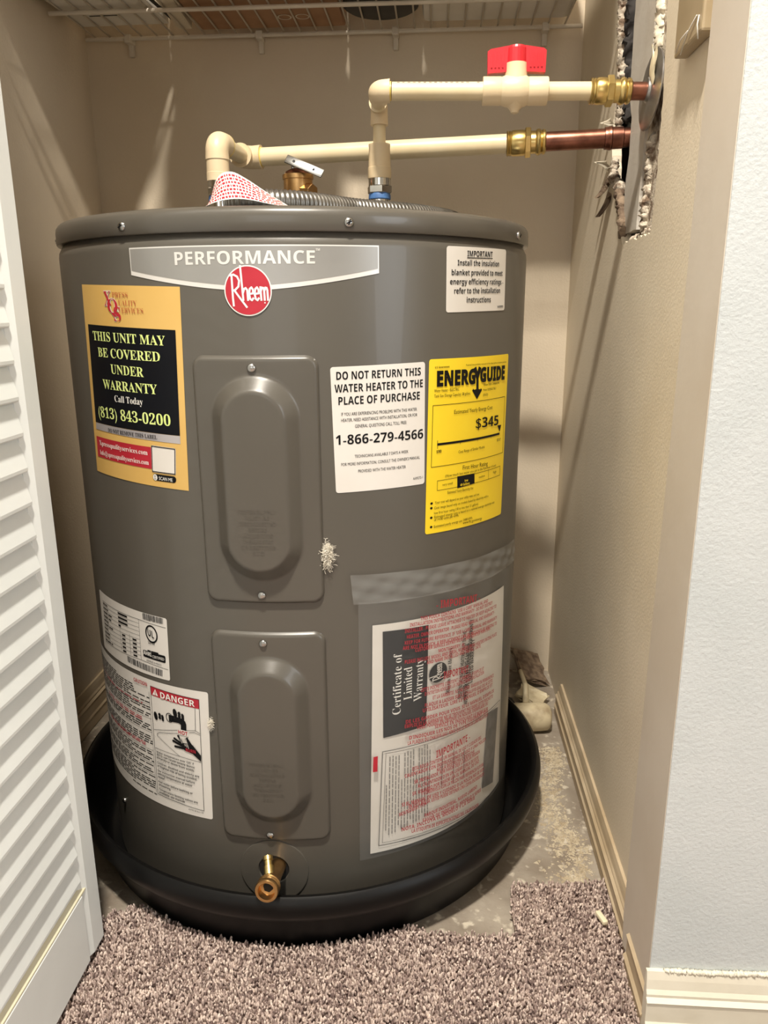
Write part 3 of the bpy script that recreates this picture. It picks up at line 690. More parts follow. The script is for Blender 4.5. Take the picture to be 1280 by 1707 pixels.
# smooth jamb return that laps over the baseboard
jp = [(0.667, 0.040), (0.690, 0.040), (0.700, 0.042), (0.724, 0.046), (0.744, 0.030), (0.765, 0.018), (0.771, 0.06), (0.768, 0.30), (0.758, 0.78), (0.757, 1.0), (0.757, 2.05), (0.667, 2.05)]
jp = jitter_loop(jp[:6], 0.006, 0.0012, RND, False) + jp[6:]
n = len(jp)
b = MB()
tri = tessellate_polygon([[Vector((y, z, 0)) for y, z in jp]])
b.add([(XJ, y, z) for y, z in jp], tri)
b.add([(XJ + 0.016, y, z) for y, z in jp], tri)
b.add([(X, y, z) for X in (XJ, XJ + 0.016) for y, z in jp], [(i, (i + 1) % n, n + (i + 1) % n, n + i) for i in range(n)])
struct(b.build('wall_jamb', JAMB), 'smooth greige drywall return at the right edge of the closet opening')

# baseboards with a moulded profile
def bb_profile(t=0.012, h=0.075):
    return [(0, 0), (t * 0.9, 0), (t, 0.002), (t, h * 0.30), (t * 1.12, h * 0.33), (t * 0.92, h * 0.37), (t * 0.9, h * 0.62), (t * 1.0, h * 0.65), (t * 0.7, h * 0.69),
            (t * 0.72, h * 0.73), (t * 0.55, h * 0.78), (t * 0.45, h * 0.9), (t * 0.3, h), (0, h)]
struct(MB().extrude_y([(XR - x, z) for x, z in bb_profile(0.0125, 0.062)], 0.765, 1.335).build('baseboard_right', BASEB), 'tan moulded baseboard along the right closet wall')
struct(MB().extrude_y([(XL + x, z) for x, z in bb_profile(0.013, 0.075)], 0.80, YB - 0.001).build('baseboard_left', BASEB), 'tan moulded baseboard along the left closet wall')
struct(MB().extrude_y([(XJ + 0.013 - x, z) for x, z in bb_profile(0.0165, 0.086)], 0.6622, 0.742).build('baseboard_jamb', BASEB), 'short tan baseboard wrapped round the closet jamb')
struct(MB().extrude_x([(YF - x, z) for x, z in bb_profile(0.0145, 0.088)], XJ - 0.0035, 2.4).build('baseboard_front', BASEW), 'cream baseboard along the white wall at lower right')
lumps('trim_1', [(x, YF - 0.003, 0.089 + 0.001 * math.sin(x * 40)) for x in np.linspace(XJ + 0.014, 0.75, 40)], 0.0028, BASEW, None, 0.35, 6)
struct(bpy.data.objects['trim_1'], 'cracked bead of old caulk above the cream baseboard')

# ------------------------------------------------------------------ louvered bifold door
XD, DT = -0.392, 0.028
y0d, y1d, zd0, zd1 = 0.335, 0.735, 0.024, 2.02
def stile(ya, yb, bev_lo, bev_hi):
    # section in X-Y, extruded in Z, bevelled on the slat side
    s = [(XD - DT, ya), (XD - DT, yb), (XD - (0.005 if bev_hi else 0), yb), (XD, yb - (0.012 if bev_hi else 0)), (XD, ya + (0.012 if bev_lo else 0)), (XD - (0.005 if bev_lo else 0), ya)]
    m = MB()
    k = len(s)
    m.add([(x, y, z) for z in (zd0, zd1) for x, y in s], [(i, (i + 1) % k, k + (i + 1) % k, k + i) for i in range(k)] + [tuple(range(k)), tuple(range(2 * k - 1, k - 1, -1))])
    return m
d1 = thing('door_1', 'white louvered bifold door leaf folded open at the left', 'door', (XD - DT / 2, 0.535, zd0))
d1['kind'] = 'structure'
def dpart(m, name, material, **k):
    return m.build(name, material, d1, **k)
dpart(stile(0.698, 0.735, True, False), 'stile', DOORM)
dpart(stile(y0d, y0d + 0.037, False, True), 'stile', DOORM)
dpart(MB().extrude_y([(XD - DT, zd0), (XD, zd0), (XD, 0.112), (XD - 0.006, 0.1185), (XD - DT, 0.1185)], y0d + 0.037, 0.698), 'bottom_rail', DOORM)
dpart(MB().extrude_y([(XD - 0.0055, 0.1186), (XD - 0.0005, 0.1135), (XD - 0.0005, 0.1155), (XD - 0.0055, 0.1206)], y0d + 0.037, 0.708), 'sill_edge', DOORY)
dpart(MB().box(XD - DT, XD, y0d + 0.037, 0.698, 1.93, zd1), 'top_rail', DOORM)
sp = 0.03382
slat0 = None
for k in range(53):
    zt = 0.1285 + sp * k
    if slat0 is None:
        prof = [(XD - 0.0035, zt + 0.0002), (XD - 0.0022, zt - 0.0012), (XD - 0.0004, zt + 0.0004), (XD - 0.0003, zt + 0.0035), (XD - 0.0085, zt + 0.0400), (XD - 0.0125, zt + 0.0392)]
        slat0 = dpart(MB().extrude_y(prof, y0d + 0.036, 0.6995), 'slat', DOORM)
    else:
        s = slat0.copy()
        COL.objects.link(s)
        s.parent = d1
        s.location = (slat0.location.x, slat0.location.y, slat0.location.z + sp * k)

# ------------------------------------------------------------------ carpet
PANC = (-0.187, 1.0746)
cpoly = [(-1.9, -2.6), (2.4, -2.6), (2.4, 0.648), (0.226, 0.648), (0.2305, 0.70), (0.2315, 0.878), (0.168, 0.868), (0.106, 0.866), (0.103, 0.82), (0.106, 0.778), (0.05, 0.776), (0.0, 0.778),
        ] + [(PANC[0] + 0.3275 * math.sin(a), PANC[1] - 0.3275 * math.cos(a)) for a in np.linspace(0.50, -0.56, 24)] + [(-0.385, 0.792), (-0.412, 0.776), (-0.426, 0.776), (-0.426, 0.66), (-1.9, 0.66)]
def inpoly(px, py, poly):
    ins = np.zeros(px.shape, bool)
    n = len(poly)
    for i in range(n):
        (xa, ya), (xb, yb) = poly[i], poly[(i + 1) % n]
        c = ((ya > py) != (yb > py)) & (px < (xb - xa) * (py - ya) / (yb - ya + 1e-12) + xa)
        ins ^= c
    return ins
rs = np.random.RandomState(3)
b = MB()
tri = tessellate_polygon([[Vector((x, y, 0)) for x, y in cpoly]])
nn = len(cpoly)
b.add([(x, y, 0.0085) for x, y in cpoly], tri)
b.add([(x, y, z) for z in (0.0005, 0.0085) for x, y in cpoly], [(i, (i + 1) % nn, nn + (i + 1) % nn, nn + i) for i in range(nn)])
carpet = b.build('carpet', CARPET)
carpet['kind'] = 'stuff'
tag(carpet, 'flecked mauve-brown cut pile carpet in front of the black pan', 'carpet')
ROOT['carpet'] = Vector(carpet.location)
gx, gy = np.meshgrid(np.arange(-0.46, 0.40, 0.0033), np.arange(0.40, 0.885, 0.0033))
px = (gx + rs.uniform(-0.0016, 0.0016, gx.shape)).ravel()
py = (gy + rs.uniform(-0.0016, 0.0016, gy.shape)).ravel()
keep = inpoly(px, py, cpoly) & (np.hypot(px - PANC[0], py - PANC[1]) > 0.331)
px, py = px[keep], py[keep]
NT = len(px)
h = rs.uniform(0.006, 0.0115, NT)
lean = rs.normal(0, 0.0019, (NT, 2))
rad = rs.uniform(0.0013, 0.0020, NT)
ph = rs.uniform(0, 6.28, NT)
lev = [(0.0, 0.8, 0.0), (0.55, 1.1, 0.5), (0.85, 0.9, 0.9), (1.0, 0.35, 1.0)]
V = np.zeros((NT, 4, 4, 3))
for li, (t, rr, ln) in enumerate(lev):
    for k in range(4):
        an = ph + k * math.pi / 2 + t * 1.2
        V[:, li, k, 0] = px + lean[:, 0] * ln + np.cos(an) * rad * rr
        V[:, li, k, 1] = py + lean[:, 1] * ln + np.sin(an) * rad * rr
        V[:, li, k, 2] = 0.0075 + h * t
base = np.arange(NT)[:, None] * 16
F = []
for li in range(3):
    for k in range(4):
        k2 = (k + 1) % 4
        F.append(np.stack([base[:, 0] + li * 4 + k, base[:, 0] + li * 4 + k2, base[:, 0] + (li + 1) * 4 + k2, base[:, 0] + (li + 1) * 4 + k], 1))
F.append(np.stack([base[:, 0] + 12 + k for k in range(4)], 1))
F = np.concatenate(F)
me = bpy.data.meshes.new('carpet_pile')
me.vertices.add(NT * 16)
me.vertices.foreach_set('co', (V.reshape(-1, 3) - np.array(ROOT['carpet'])).ravel())
me.loops.add(F.size)
me.loops.foreach_set('vertex_index', F.ravel().astype(np.int32))
me.polygons.add(len(F))
me.polygons.foreach_set('loop_start', np.arange(0, F.size, 4, dtype=np.int32))
me.update(calc_edges=True)
me.shade_smooth()
me.materials.append(CARPET)
pile = bpy.data.objects.new('carpet_pile', me)
COL.objects.link(pile)
pile.parent = carpet
pile['kind'] = 'stuff'

# ------------------------------------------------------------------ drain pan
b = MB()
b.lathe(PANC, [(0.001, 0.0005), (0.312, 0.0005), (0.322, 0.004), (0.330, 0.030), (0.336, 0.058), (0.345, 0.061), (0.3505, 0.070), (0.3525, 0.081), (0.3505, 0.091), (0.3455, 0.0955),
                (0.340, 0.094), (0.337, 0.088), (0.331, 0.060), (0.325, 0.030), (0.318, 0.008), (0.310, 0.0045), (0.001, 0.0045)], 192)
o = b.build('drain_pan', PANM, None, True, 50, fix=True)
tag(o, 'round black plastic drain pan under the grey water heater', 'drain pan')
# a few chips and scuffs lie in and beside the pan

# ------------------------------------------------------------------ water heater
R, TC = 0.30, (-0.1871, 1.0746)
def cyl(s, z, off=0.0, r=R):
    th = s / r
    return (TC[0] + (r + off) * math.sin(th), TC[1] - (r + off) * math.cos(th), z)
heater = thing('water_heater', 'squat grey cylindrical electric water heater standing in a black pan', 'water heater', (TC[0], TC[1], 0.005))
MB().lathe(TC, [(0.001, 0.006), (0.296, 0.006), (R, 0.010), (R, 0.810), (R - 0.0008, 0.8155), (R - 0.0035, 0.8205), (R - 0.006, 0.8245), (0.27, 0.826), (0.001, 0.826)], 256).build('tank_body', BODY, heater, True, 40)
MB().lathe(TC, [(0.291, 0.8243), (R + 0.0004, 0.8243), (R + 0.0012, 0.8255), (R + 0.0012, 0.838), (R + 0.0004, 0.8425), (R - 0.002, 0.846), (R - 0.006, 0.848), (R - 0.011, 0.8485), (0.001, 0.8487)], 256).build('top_cap', CAPM, heater, True, 50)

def screw_mb(s, z, off, rad=0.0048):
    p, q = Vector(cyl(s, z, off)), Vector(cyl(s, z, off + 0.01))
    m = MB().turned(p, q, [(0, rad), (0.0012, rad), (0.0024, rad * 0.8), (0.0031, rad * 0.4), (0.0032, rad * 0.05)], 16)
    d = (q - p).normalized()
    u = Vector((math.cos(s / R), math.sin(s / R), 0))
    w_ = Vector((0, 0, 1))
    slots = MB()
    for a, c in ((u, w_), (w_, u)):
        a, c = (a + c * 0.4).normalized(), (c - a * 0.4).normalized() if a is u else (c - a * 0.4).normalized()
        c = (c - a * c.dot(a)).normalized()
        o = p + d * 0.0033
        h1, h2 = a * rad * 0.62, c * rad * 0.12
        slots.add([o - h1 - h2, o + h1 - h2, o + h1 + h2, o - h1 + h2], [(0, 1, 2, 3)])
    return m, slots
def screw(s, z, off, parent, rad=0.0048):
    m, sl = screw_mb(s, z, off, rad)
    o = m.build('screw', STEEL, parent, True, 40)
    if parent is heater:
        sl.build('screw_slot', INK, o, fix=False)
    return o
for th in (-0.4585, 0.3348, 1.1836, 1.97, 2.75, -1.25, -2.04, -2.83):
    screw(th * R, 0.8325, 0.0012, heater)

# --- access panels: pressed plates with a pill-shaped dome
def panel_height(s, z, s0, s1, z0, z1, dome):
    cs, cz = (s0 + s1) / 2, (z0 + z1) / 2
    hs, hz, rc = (s1 - s0) / 2, (z1 - z0) / 2, 0.013
    qx, qz = abs(s - cs) - hs + rc, abs(z - cz) - hz + rc
    d = math.hypot(max(qx, 0), max(qz, 0)) + min(max(qx, qz), 0) - rc     # <0 inside
    e = min(1.0, max(0.0, -d / 0.0045))
    hgt = 0.0042 * (1 - (1 - e) ** 2)
    dz0, dz1, ho, wi, dh = dome
    zz = min(max(z, dz0 + ho), dz1 - ho)
    dd = math.hypot(s - cs, z - zz)
    t = min(1.0, max(0.0, (ho - dd) / wi))
    k_ = 0.16
    t = (t * t / (2 * k_) if t < k_ else (1 - k_ - (1 - t) ** 2 / (2 * k_) if t > 1 - k_ else t - k_ / 2)) / (1 - k_)
    return d, hgt + dh * t
def access_panel(z0, z1, dome, lines, label):
    s0, s1 = -0.0635, 0.0675
    nu, nv = 72, 140
    vs, fs, idx = [], [], {}
    cs, cz = (s0 + s1) / 2, (z0 + z1) / 2
    for j in range(nv + 1):
        for i in range(nu + 1):
            s, z = s0 + (s1 - s0) * i / nu, z0 + (z1 - z0) * j / nv
            d, hgt = panel_height(s, z, s0, s1, z0, z1, dome)
            if d > 0:      # pull the corner points in onto the rounded outline
                sx, sz = (1 if s > cs else -1), (1 if z > cz else -1)
                c0 = Vector((cs + sx * ((s1 - s0) / 2 - 0.013), cz + sz * ((z1 - z0) / 2 - 0.013)))
                dv = (Vector((s, z)) - c0).normalized() * 0.013
                s, z = (c0 + dv)
                hgt = 0.0
            vs.append(cyl(s, z, hgt + 0.0003))
    for j in range(nv):
        for i in range(nu):
            a = j * (nu + 1) + i
            fs.append((a, a + 1, a + nu + 2, a + nu + 1))
    p = MB().add(vs, fs).build('access_panel', BODY, heater, True)
    p['label'] = label
    return p
DOME = (0.0465, 0.0180, 0.0135)
pan_up = access_panel(0.4400, 0.7065, (0.4665, 0.6885) + DOME, None, 'upper pressed access panel with a pill-shaped dome')
pan_lo = access_panel(0.1372, 0.4063, (0.1640, 0.3790) + DOME, None, 'lower pressed access panel with a pill-shaped dome')
for s, z, par in ((0.0008, 0.6944, pan_up), (0.0, 0.4511, pan_up), (-0.0013, 0.3943, pan_lo), (-0.0039, 0.1469, pan_lo)):
    m, sl = screw_mb(s, z, 0.0044, 0.0046)
    m.build('screw', STEEL, par, True, 40)

# --- lettering and print on the curved side
OFFS = {'bold': 0x1D5D4, 'serif': 0x1D400}
def style_text(t, st):
    if st == 'plain':
        return t
    up, lo, dg = {'bold': (0x1D5D4, 0x1D5EE, 0x1D7EC), 'serif': (0x1D400, 0x1D41A, 0x1D7CE)}[st]
    r = ''
    for c in t:
        if 'A' <= c <= 'Z':
            r += chr(up + ord(c) - 65)
        elif 'a' <= c <= 'z':
            r += chr(lo + ord(c) - 97)
        elif '0' <= c <= '9':
            r += chr(dg + ord(c) - 48)
        else:
            r += c
    return r
_cu = bpy.data.curves.new('text_source', 'FONT')
_co = bpy.data.objects.new('text_source', _cu)
COL.objects.link(_co)
_cache = {}
def text_mesh(t, st, res=2, off=0.0):
    key = (t, st, res, off)
    if key in _cache:
        return _cache[key]
    _cu.body = style_text(t, st)
    _cu.resolution_u = res
    _cu.fill_mode = 'FRONT'
    _cu.offset = off
    dg = bpy.context.evaluated_depsgraph_get()
    dg.update()
    me = _co.evaluated_get(dg).to_mesh()
    n = len(me.vertices)
    A = np.zeros(n * 3)
    me.vertices.foreach_get('co', A)
    A = A.reshape(-1, 3)[:, :2].copy()
    f = [tuple(p.vertices) for p in me.polygons]
    _co.evaluated_get(dg).to_mesh_clear()
    _cache[key] = (A, f)
    return A, f
CAPH = {}
def cap_height(st):
    if st not in CAPH:
        A, f = text_mesh('H', st)
        CAPH[st] = A[:, 1].max()
    return CAPH[st]
INKS = {'br': BRICKI, 'rd': REDI, 'gr': LIME, 'wh': WHITEI, 'bk': INK, 'sv': BADGEL, 'ye': YELI}
def put_text(dst, t, st, s1, z1, s2, z2, hgt, off, r=R, res=2, weight=0.0, hoff=None):
    A, f = text_mesh(t, st, res, weight)
    if len(A) == 0:
        return
    x0, x1 = A[:, 0].min(), A[:, 0].max()
    u = (A[:, 0] - x0) / (x1 - x0)
    v = A[:, 1] / cap_height(st)
    ds, dz = s2 - s1, z2 - z1
    L = math.hypot(ds, dz)
    ns, nz = -dz / L * hgt, ds / L * hgt
    if abs(ds) > abs(dz):      # letters stay upright on a slightly tilted line
        ns, nz = 0.0, hgt
    dst.add([cyl(s1 + ds * a + ns * c, z1 + dz * a + nz * c, off, r) for a, c in zip(u, v)], f)
def put_list(items, parent, off, r=R, name='lettering', inks=INKS, res=2, weights={}):
    groups = {}
    for (ink, t, s1, z1, s2, z2, hgt) in items:
        st, txt = t.split('|', 1)
        put_text(groups.setdefault(ink, MB()), txt, st, s1, z1, s2, z2, hgt, off, r, res if hgt < 0.012 else 4, weights.get(txt, weights.get((ink, st), 0.0)))
    for ink, m in groups.items():
        m.build(name, inks[ink], parent, fix=False)['kind'] = 'stuff'
def patch_mb(q, off, r=R, rc=0.0, nu=24, nv=2, wave=None):
    """q: corners TL, TR, BR, BL as (s, z)"""
    tl, tr, br, bl = [Vector(p) for p in q]
    W = (tr - tl).length
    H = (tl - bl).length
    us = sorted(set([i / nu for i in range(nu + 1)] + ([rc / W * (1 - math.cos(math.pi / 2 * k / 5)) for k in range(6)] + [1 - rc / W * (1 - math.cos(math.pi / 2 * k / 5)) for k in range(6)] if rc else [])))
    vs, fs = [], []
    for u in us:
        ex = 0.0
        dl = min(u, 1 - u) * W
        if rc and dl < rc:
            ex = (rc - math.sqrt(max(0, rc * rc - (rc - dl) ** 2))) / H
        t, bt = tl.lerp(tr, u), bl.lerp(br, u)
        for j in range(nv + 1):
            v = ex + (1 - 2 * ex) * j / nv
            p = t.lerp(bt, v)
            vs.append(cyl(p.x, p.y, off + (wave(u, v) if wave else 0), r))
    k = nv + 1
    for i in range(len(us) - 1):
        for j in range(nv):
            fs.append((i * k + j, i * k + j + 1, (i + 1) * k + j + 1, (i + 1) * k + j))
    return MB().add(vs, fs)
def quv(q, u, v):
    tl, tr, br, bl = [Vector(p) for p in q]
    return tl.lerp(tr, u).lerp(bl.lerp(br, u), v)
def line(dst, pts, w_, off, r=R, step=0.006):
    """ribbon of width w_ along (s, z) points"""
    P = [Vector(p) for p in pts]
    for a, b_ in zip(P[:-1], P[1:]):
        d = (b_ - a)
        if d.length < 1e-7:
            continue
        nrm = Vector((-d.y, d.x)).normalized() * w_ / 2
        ext = d.normalized() * w_ * 0.3
        a2, b2 = a - ext, b_ + ext
        m = max(1, int((b2 - a2).length / step))
        vs = []
        for i in range(m + 1):
            c = a2.lerp(b2, i / m)
            vs += [cyl(c.x + nrm.x, c.y + nrm.y, off, r), cyl(c.x - nrm.x, c.y - nrm.y, off, r)]
        dst.add(vs, [(2 * i, 2 * i + 1, 2 * i + 3, 2 * i + 2) for i in range(m)])
def poly(dst, pts, off, r=R):
    tri = tessellate_polygon([[Vector((p[0], p[1], 0)) for p in pts]])
    dst.add([cyl(p[0], p[1], off, r) for p in pts], tri)
def disc(c, rx, rz, off, r=R, n=28):
    """ellipse on the curved side built of upright strips"""
    vs = []
    for i in range(n + 1):
        a = math.pi * i / n
        s, dz = c[0] - rx * math.cos(a), rz * math.sin(a)
        vs += [cyl(s, c[1] + dz, off, r), cyl(s, c[1] - dz, off, r)]
    return MB().add(vs, [(2 * i, 2 * i + 1, 2 * i + 3, 2 * i + 2) for i in range(n)])
def ell(c, rx, rz, n=28, rot=0.0):
    return [(c[0] + rx * math.cos(t) * math.cos(rot) - rz * math.sin(t) * math.sin(rot), c[1] + rx * math.cos(t) * math.sin(rot) + rz * math.sin(t) * math.cos(rot)) for t in [2 * math.pi * k / n for k in range(n)]]
def outline(dst, q, w_, off, r=R):
    line(dst, list(q) + [q[0]], w_, off, r)

BASE, P1, P2 = 0.0004, 0.0007, 0.0010

# gold service sticker
g = patch_mb(QUAD['gold'], BASE, nu=30).build('service_sticker', GOLD, heater, True)
g['label'] = 'gold warranty service sticker with a black panel'
patch_mb(QUAD['gold_black'], P1, nu=28).build('black_panel', NAVY, g, True)
patch_mb(QUAD['gold_silver'], P1, nu=28).build('silver_band', SILVERI, g, True)
patch_mb(QUAD['gold_red'], P1, nu=20).build('red_panel', REDI, g, True)
patch_mb(QUAD['gold_qr'], P1, rc=0.002, nu=8).build('white_square', LABELW, g, True)
m = MB()
q = QUAD['gold_qr']
outline(m, [quv(q, 0.03, 0.03), quv(q, 0.97, 0.03), quv(q, 0.97, 0.97), quv(q, 0.03, 0.97)], 0.0010, P2)
m.build('square_border', INK, g, fix=False)
patch_mb(QUAD['gold_pill'], P1, rc=0.0034, nu=10).build('black_pill', INK, g, True)
m = MB()
poly(m, ell(QUAD['gold_icon'][0], 0.0030, 0.0034), P2)
m.build('pill_icon', WHITEI, g, fix=False)
m = MB()
c0 = QUAD['gold_icon'][0]
outline(m, [(c0[0] - 0.001, c0[1] + 0.0018), (c0[0] + 0.001, c0[1] + 0.0018), (c0[0] + 0.001, c0[1] - 0.0018), (c0[0] - 0.001, c0[1] - 0.0018)], 0.0005, 0.0012)
m.build('pill_icon', INK, g, fix=False)
halo = MB()
for it in PRINT['gold']:
    if it[1] in ('serif|X', 'serif|Q', 'serif|S'):
        put_text(halo, it[1][6:], 'serif', *it[2:7], P1, R, 4, 0.035)
halo.build('initials_outline', PAPERC, g, fix=False)
put_list(PRINT['gold'], g, P2, weights={('br', 'serif'): -0.012, ('rd', 'serif'): -0.006, ('wh', 'serif'): -0.006})

# silver name badge with round logo
bs, ztop, zside, zmid = 0.1311, 0.8119, 0.7856, 0.7690
def badge_mb(inset, off):
    vs, fs = [], []
    nb, nv = 60, 1
    for i in range(nb + 1):
        s = -(bs - inset) + 2 * (bs - inset) * i / nb
        t = abs(s) / bs
        zb = zmid + (zside - zmid) * t ** 1.55
        vs += [cyl(s, ztop - inset, off), cyl(s, zb + inset * 1.0, off)]
    fs = [(2 * i, 2 * i + 1, 2 * i + 3, 2 * i + 2) for i in range(nb)]
    return MB().add(vs, fs)
def badge_face():
    vs = []
    nb = 60
    for i in range(nb + 1):
        s = -(bs - 0.0012) + 2 * (bs - 0.0012) * i / nb
        t = abs(s) / bs
        zb = zmid + (zside - zmid) * t ** 1.55 + 0.0048
        vs += [cyl(s, ztop - 0.0013, P1), cyl(s, zb, P1)]
    return MB().add(vs, [(2 * i, 2 * i + 1, 2 * i + 3, 2 * i + 2) for i in range(nb)])
bd = badge_mb(0, BASE).build('name_badge', BADGEL, heater, True)
bd['label'] = 'silver name badge with a bright lower edge'
badge_face().build('badge_face', BADGE, bd, True)
put_list(PRINT['badge'], bd, P2)
def logo_strokes():
    pts = []
    L = lambda *p: pts.append([((x - 293) / 155, -(y - 656) / 155) for x, y in p])
    L((192, 562), (194, 700), (197, 748))
    L((178, 562), (205, 558), (228, 570), (240, 595), (234, 630), (210, 652), (194, 655))
    L((205, 652), (240, 700), (283, 757))
    L((251, 505), (256, 600), (262, 714))
    L((262, 668), (270, 645), (281, 640), (290, 652), (293, 714))
    for cx in (315, 351):
        L((cx - 12, 676), (cx + 13, 672), (cx + 12, 650), (cx + 3, 636), (cx - 8, 645), (cx - 14, 676), (cx - 8, 706), (cx + 3, 714), (cx + 13, 702))
    L((376, 634), (379, 714))
    L((379, 655), (386, 638), (395, 640), (399, 655), (401, 714))
    L((401, 655), (408, 638), (416, 640), (420, 655), (422, 714))
    return pts
m = disc((0, 0.7690), 0.0236, 0.0240, P2, R, 40)
lg = m.build('logo_disc', WHITEI, bd, fix=False)
m = disc((0, 0.7690), 0.0224, 0.0228, 0.0013, R, 40)
m.build('logo_red', REDI, bd, fix=False)
m = MB()
for st_ in logo_strokes():
    line(m, [(x * 0.0236, 0.7690 + y * 0.0240) for x, y in st_], 0.0019, 0.0016)
poly(m, ell((0.0165, 0.7575), 0.0007, 0.0007, 10), 0.0016)
m.build('logo_lettering', WHITEI, bd, fix=False)

# important sticker
k = patch_mb([(0.2114, 0.8140), (0.3197, 0.8150), (0.3206, 0.7484), (0.2120, 0.7468)], BASE, rc=0.003, nu=24).build('insulation_sticker', LABELW, heater, True)
k['label'] = 'small white sticker about the insulation blanket'
put_list(PRINT['imp'], k, P1)
m = MB()
line(m, QUAD['imp_ul'], 0.0009, P1)
m.build('underline', INK, k, fix=False)
# do not return sticker
k = patch_mb([(0.0789, 0.6942), (0.1847, 0.6965), (0.1854, 0.5638), (0.0823, 0.5625)], BASE, rc=0.003, nu=24).build('phone_sticker', LABELW, heater, True)
k['label'] = 'white sticker with a large telephone number'
put_list(PRINT['dnr'], k, P1)
# yellow energy sticker
k = patch_mb([(0.1901, 0.6988), (0.3384, 0.6978), (0.3325, 0.5003), (0.1869, 0.5046)], BASE, rc=0.003, nu=30).build('energy_sticker', YELLOW, heater, True)
k['label'] = 'tall yellow energy cost sticker'
put_list(PRINT['en'], k, P2, weights={'ENERG': 0.035, 'GUIDE': 0.035})
m = MB()
outline(m, QUAD['en_box'], 0.0006, P1)
line(m, QUAD['en_bar'], 0.0026, P1)
line(m, QUAD['en_tick'], 0.0006, P1)
poly(m, QUAD['en_tri'], P1)
outline(m, QUAD['en_cells'], 0.0005, P1)
cx = QUAD['en_cellsx']
m.add(*(lambda p: (p.v, p.f))(patch_mb(cx[:4], P1, nu=8)))
line(m, cx[4:6], 0.0005, P1)
line(m, [cx[1], cx[2]], 0.0005, P1)
for c in QUAD['en_bul']:
    poly(m, ell(c, 0.0018, 0.0014, 12), P1)
for f_ in (0.3, 0.57, 0.82):
    c = Vector(QUAD['en_bar'][0]).lerp(Vector(QUAD['en_bar'][1]), f_)
    line(m, [(c.x, c.y), (c.x, c.y - 0.003)], 0.0004, P1)
ar = QUAD['en_arrow']
line(m, [ar[0], ar[2]], 0.0052, P1)
line(m, [ar[1], ar[2]], 0.0052, P1)
line(m, [ar[2], ar[3]], 0.0044, P1)
poly(m, [ar[4], (0.2650, 0.6625), ar[5], ar[6]], P1)
line(m, [ar[4], ar[6]], 0.003, P1)
line(m, [ar[5], ar[6]], 0.003, P1)
m.build('rule_lines', INK, k, fix=False)

# rating plate: grid, bars, round mark
def bars(dst, a, b_, n_words, w_, off, r=R, rnd=RND, gap=0.25):
    """unreadable small print: a row of short dashes"""
    a, b_ = Vector(a), Vector(b_)
    t = 0.0
    L = (b_ - a).length
    while t < 1.0:
        wl = rnd.uniform(0.5, 1.6) / n_words
        e = min(1.0, t + wl * (1 - gap))
        if e - t > 0.02:
            line(dst, [a.lerp(b_, t), a.lerp(b_, e)], w_, off, r, 0.01)
        t += wl
k = patch_mb([(-0.2794, 0.4060), (-0.1223, 0.4089), (-0.1249, 0.3295), (-0.2862, 0.3235)], BASE, rc=0.003, nu=30).build('rating_plate', LABELW, heater, True)
k['label'] = 'white rating plate sticker with bar codes'
m = MB()
line(m, QUAD['rt_top'], 0.0005, P1)
line(m, QUAD['rt_bot'], 0.0005, P1)
q = QUAD['rt_tab']
for j in range(1, 10):
    line(m, [quv(q, 0, j / 10), quv(q, 1, j / 10)], 0.00035, P1)
line(m, [quv(q, 1, 0), quv(q, 1, 1.0)], 0.0004, P1)
dv = QUAD['rt_div']
line(m, dv[0:2], 0.0004, P1)
line(m, dv[2:4], 0.0004, P1)
for j in range(10):
    bars(m, quv(q, 0.01, j / 10 + 0.05), quv(q, 0.12 + 0.3 * RND.random(), j / 10 + 0.05), 3, 0.0016, P1)
    if j < 4:
        bars(m, quv(q, 0.52, j / 10 + 0.05), quv(q, 0.74 - 0.17 * (j == 3), j / 10 + 0.05), 2, 0.0024, P1, gap=0.1)
    elif j > 4:
        bars(m, quv(q, 0.60, j / 10 + 0.05), quv(q, 0.67, j / 10 + 0.05), 1.2, 0.0022, P1, gap=0.1)
        bars(m, quv(q, 0.85, j / 10 + 0.05), quv(q, 0.92, j / 10 + 0.05), 1.2, 0.0022, P1, gap=0.1)
for (qq, nb) in (('rt_bc1', 44), ('rt_bc2', 60)):
    q = QUAD[qq]
    t = 0.0
    while t < 0.985:
        wd = RND.choice((0.5, 0.8, 1.3)) / nb
        line(m, [quv(q, t + wd / 2, 0), quv(q, t + wd / 2, 1 if qq == 'rt_bc2' or RND.random() > 0.1 else 0.85)], wd * (Vector(q[1]) - Vector(q[0])).length, P1)
        t += wd + RND.choice((0.4, 0.7, 1.1)) / nb
c = QUAD['rt_ul'][0]
ring = [(c[0] + 0.0093 * math.cos(t), c[1] + 0.0102 * math.sin(t)) for t in np.linspace(0, 2 * math.pi, 40)]
line(m, ring, 0.0021, P1, R, 0.01)
for dz in (0.0225, 0.0255):
    bars(m, (c[0] - 0.009, c[1] - dz - 0.0005), (c[0] + 0.009, c[1] - dz), 4, 0.0016, P1)
m.build('rule_lines', INK, k, fix=False)
patch_mb(QUAD['rt_pill'], P1, rc=0.002, nu=10).build('black_pill', INK, k, True)
put_list(PRINT['rating'], k, P2)

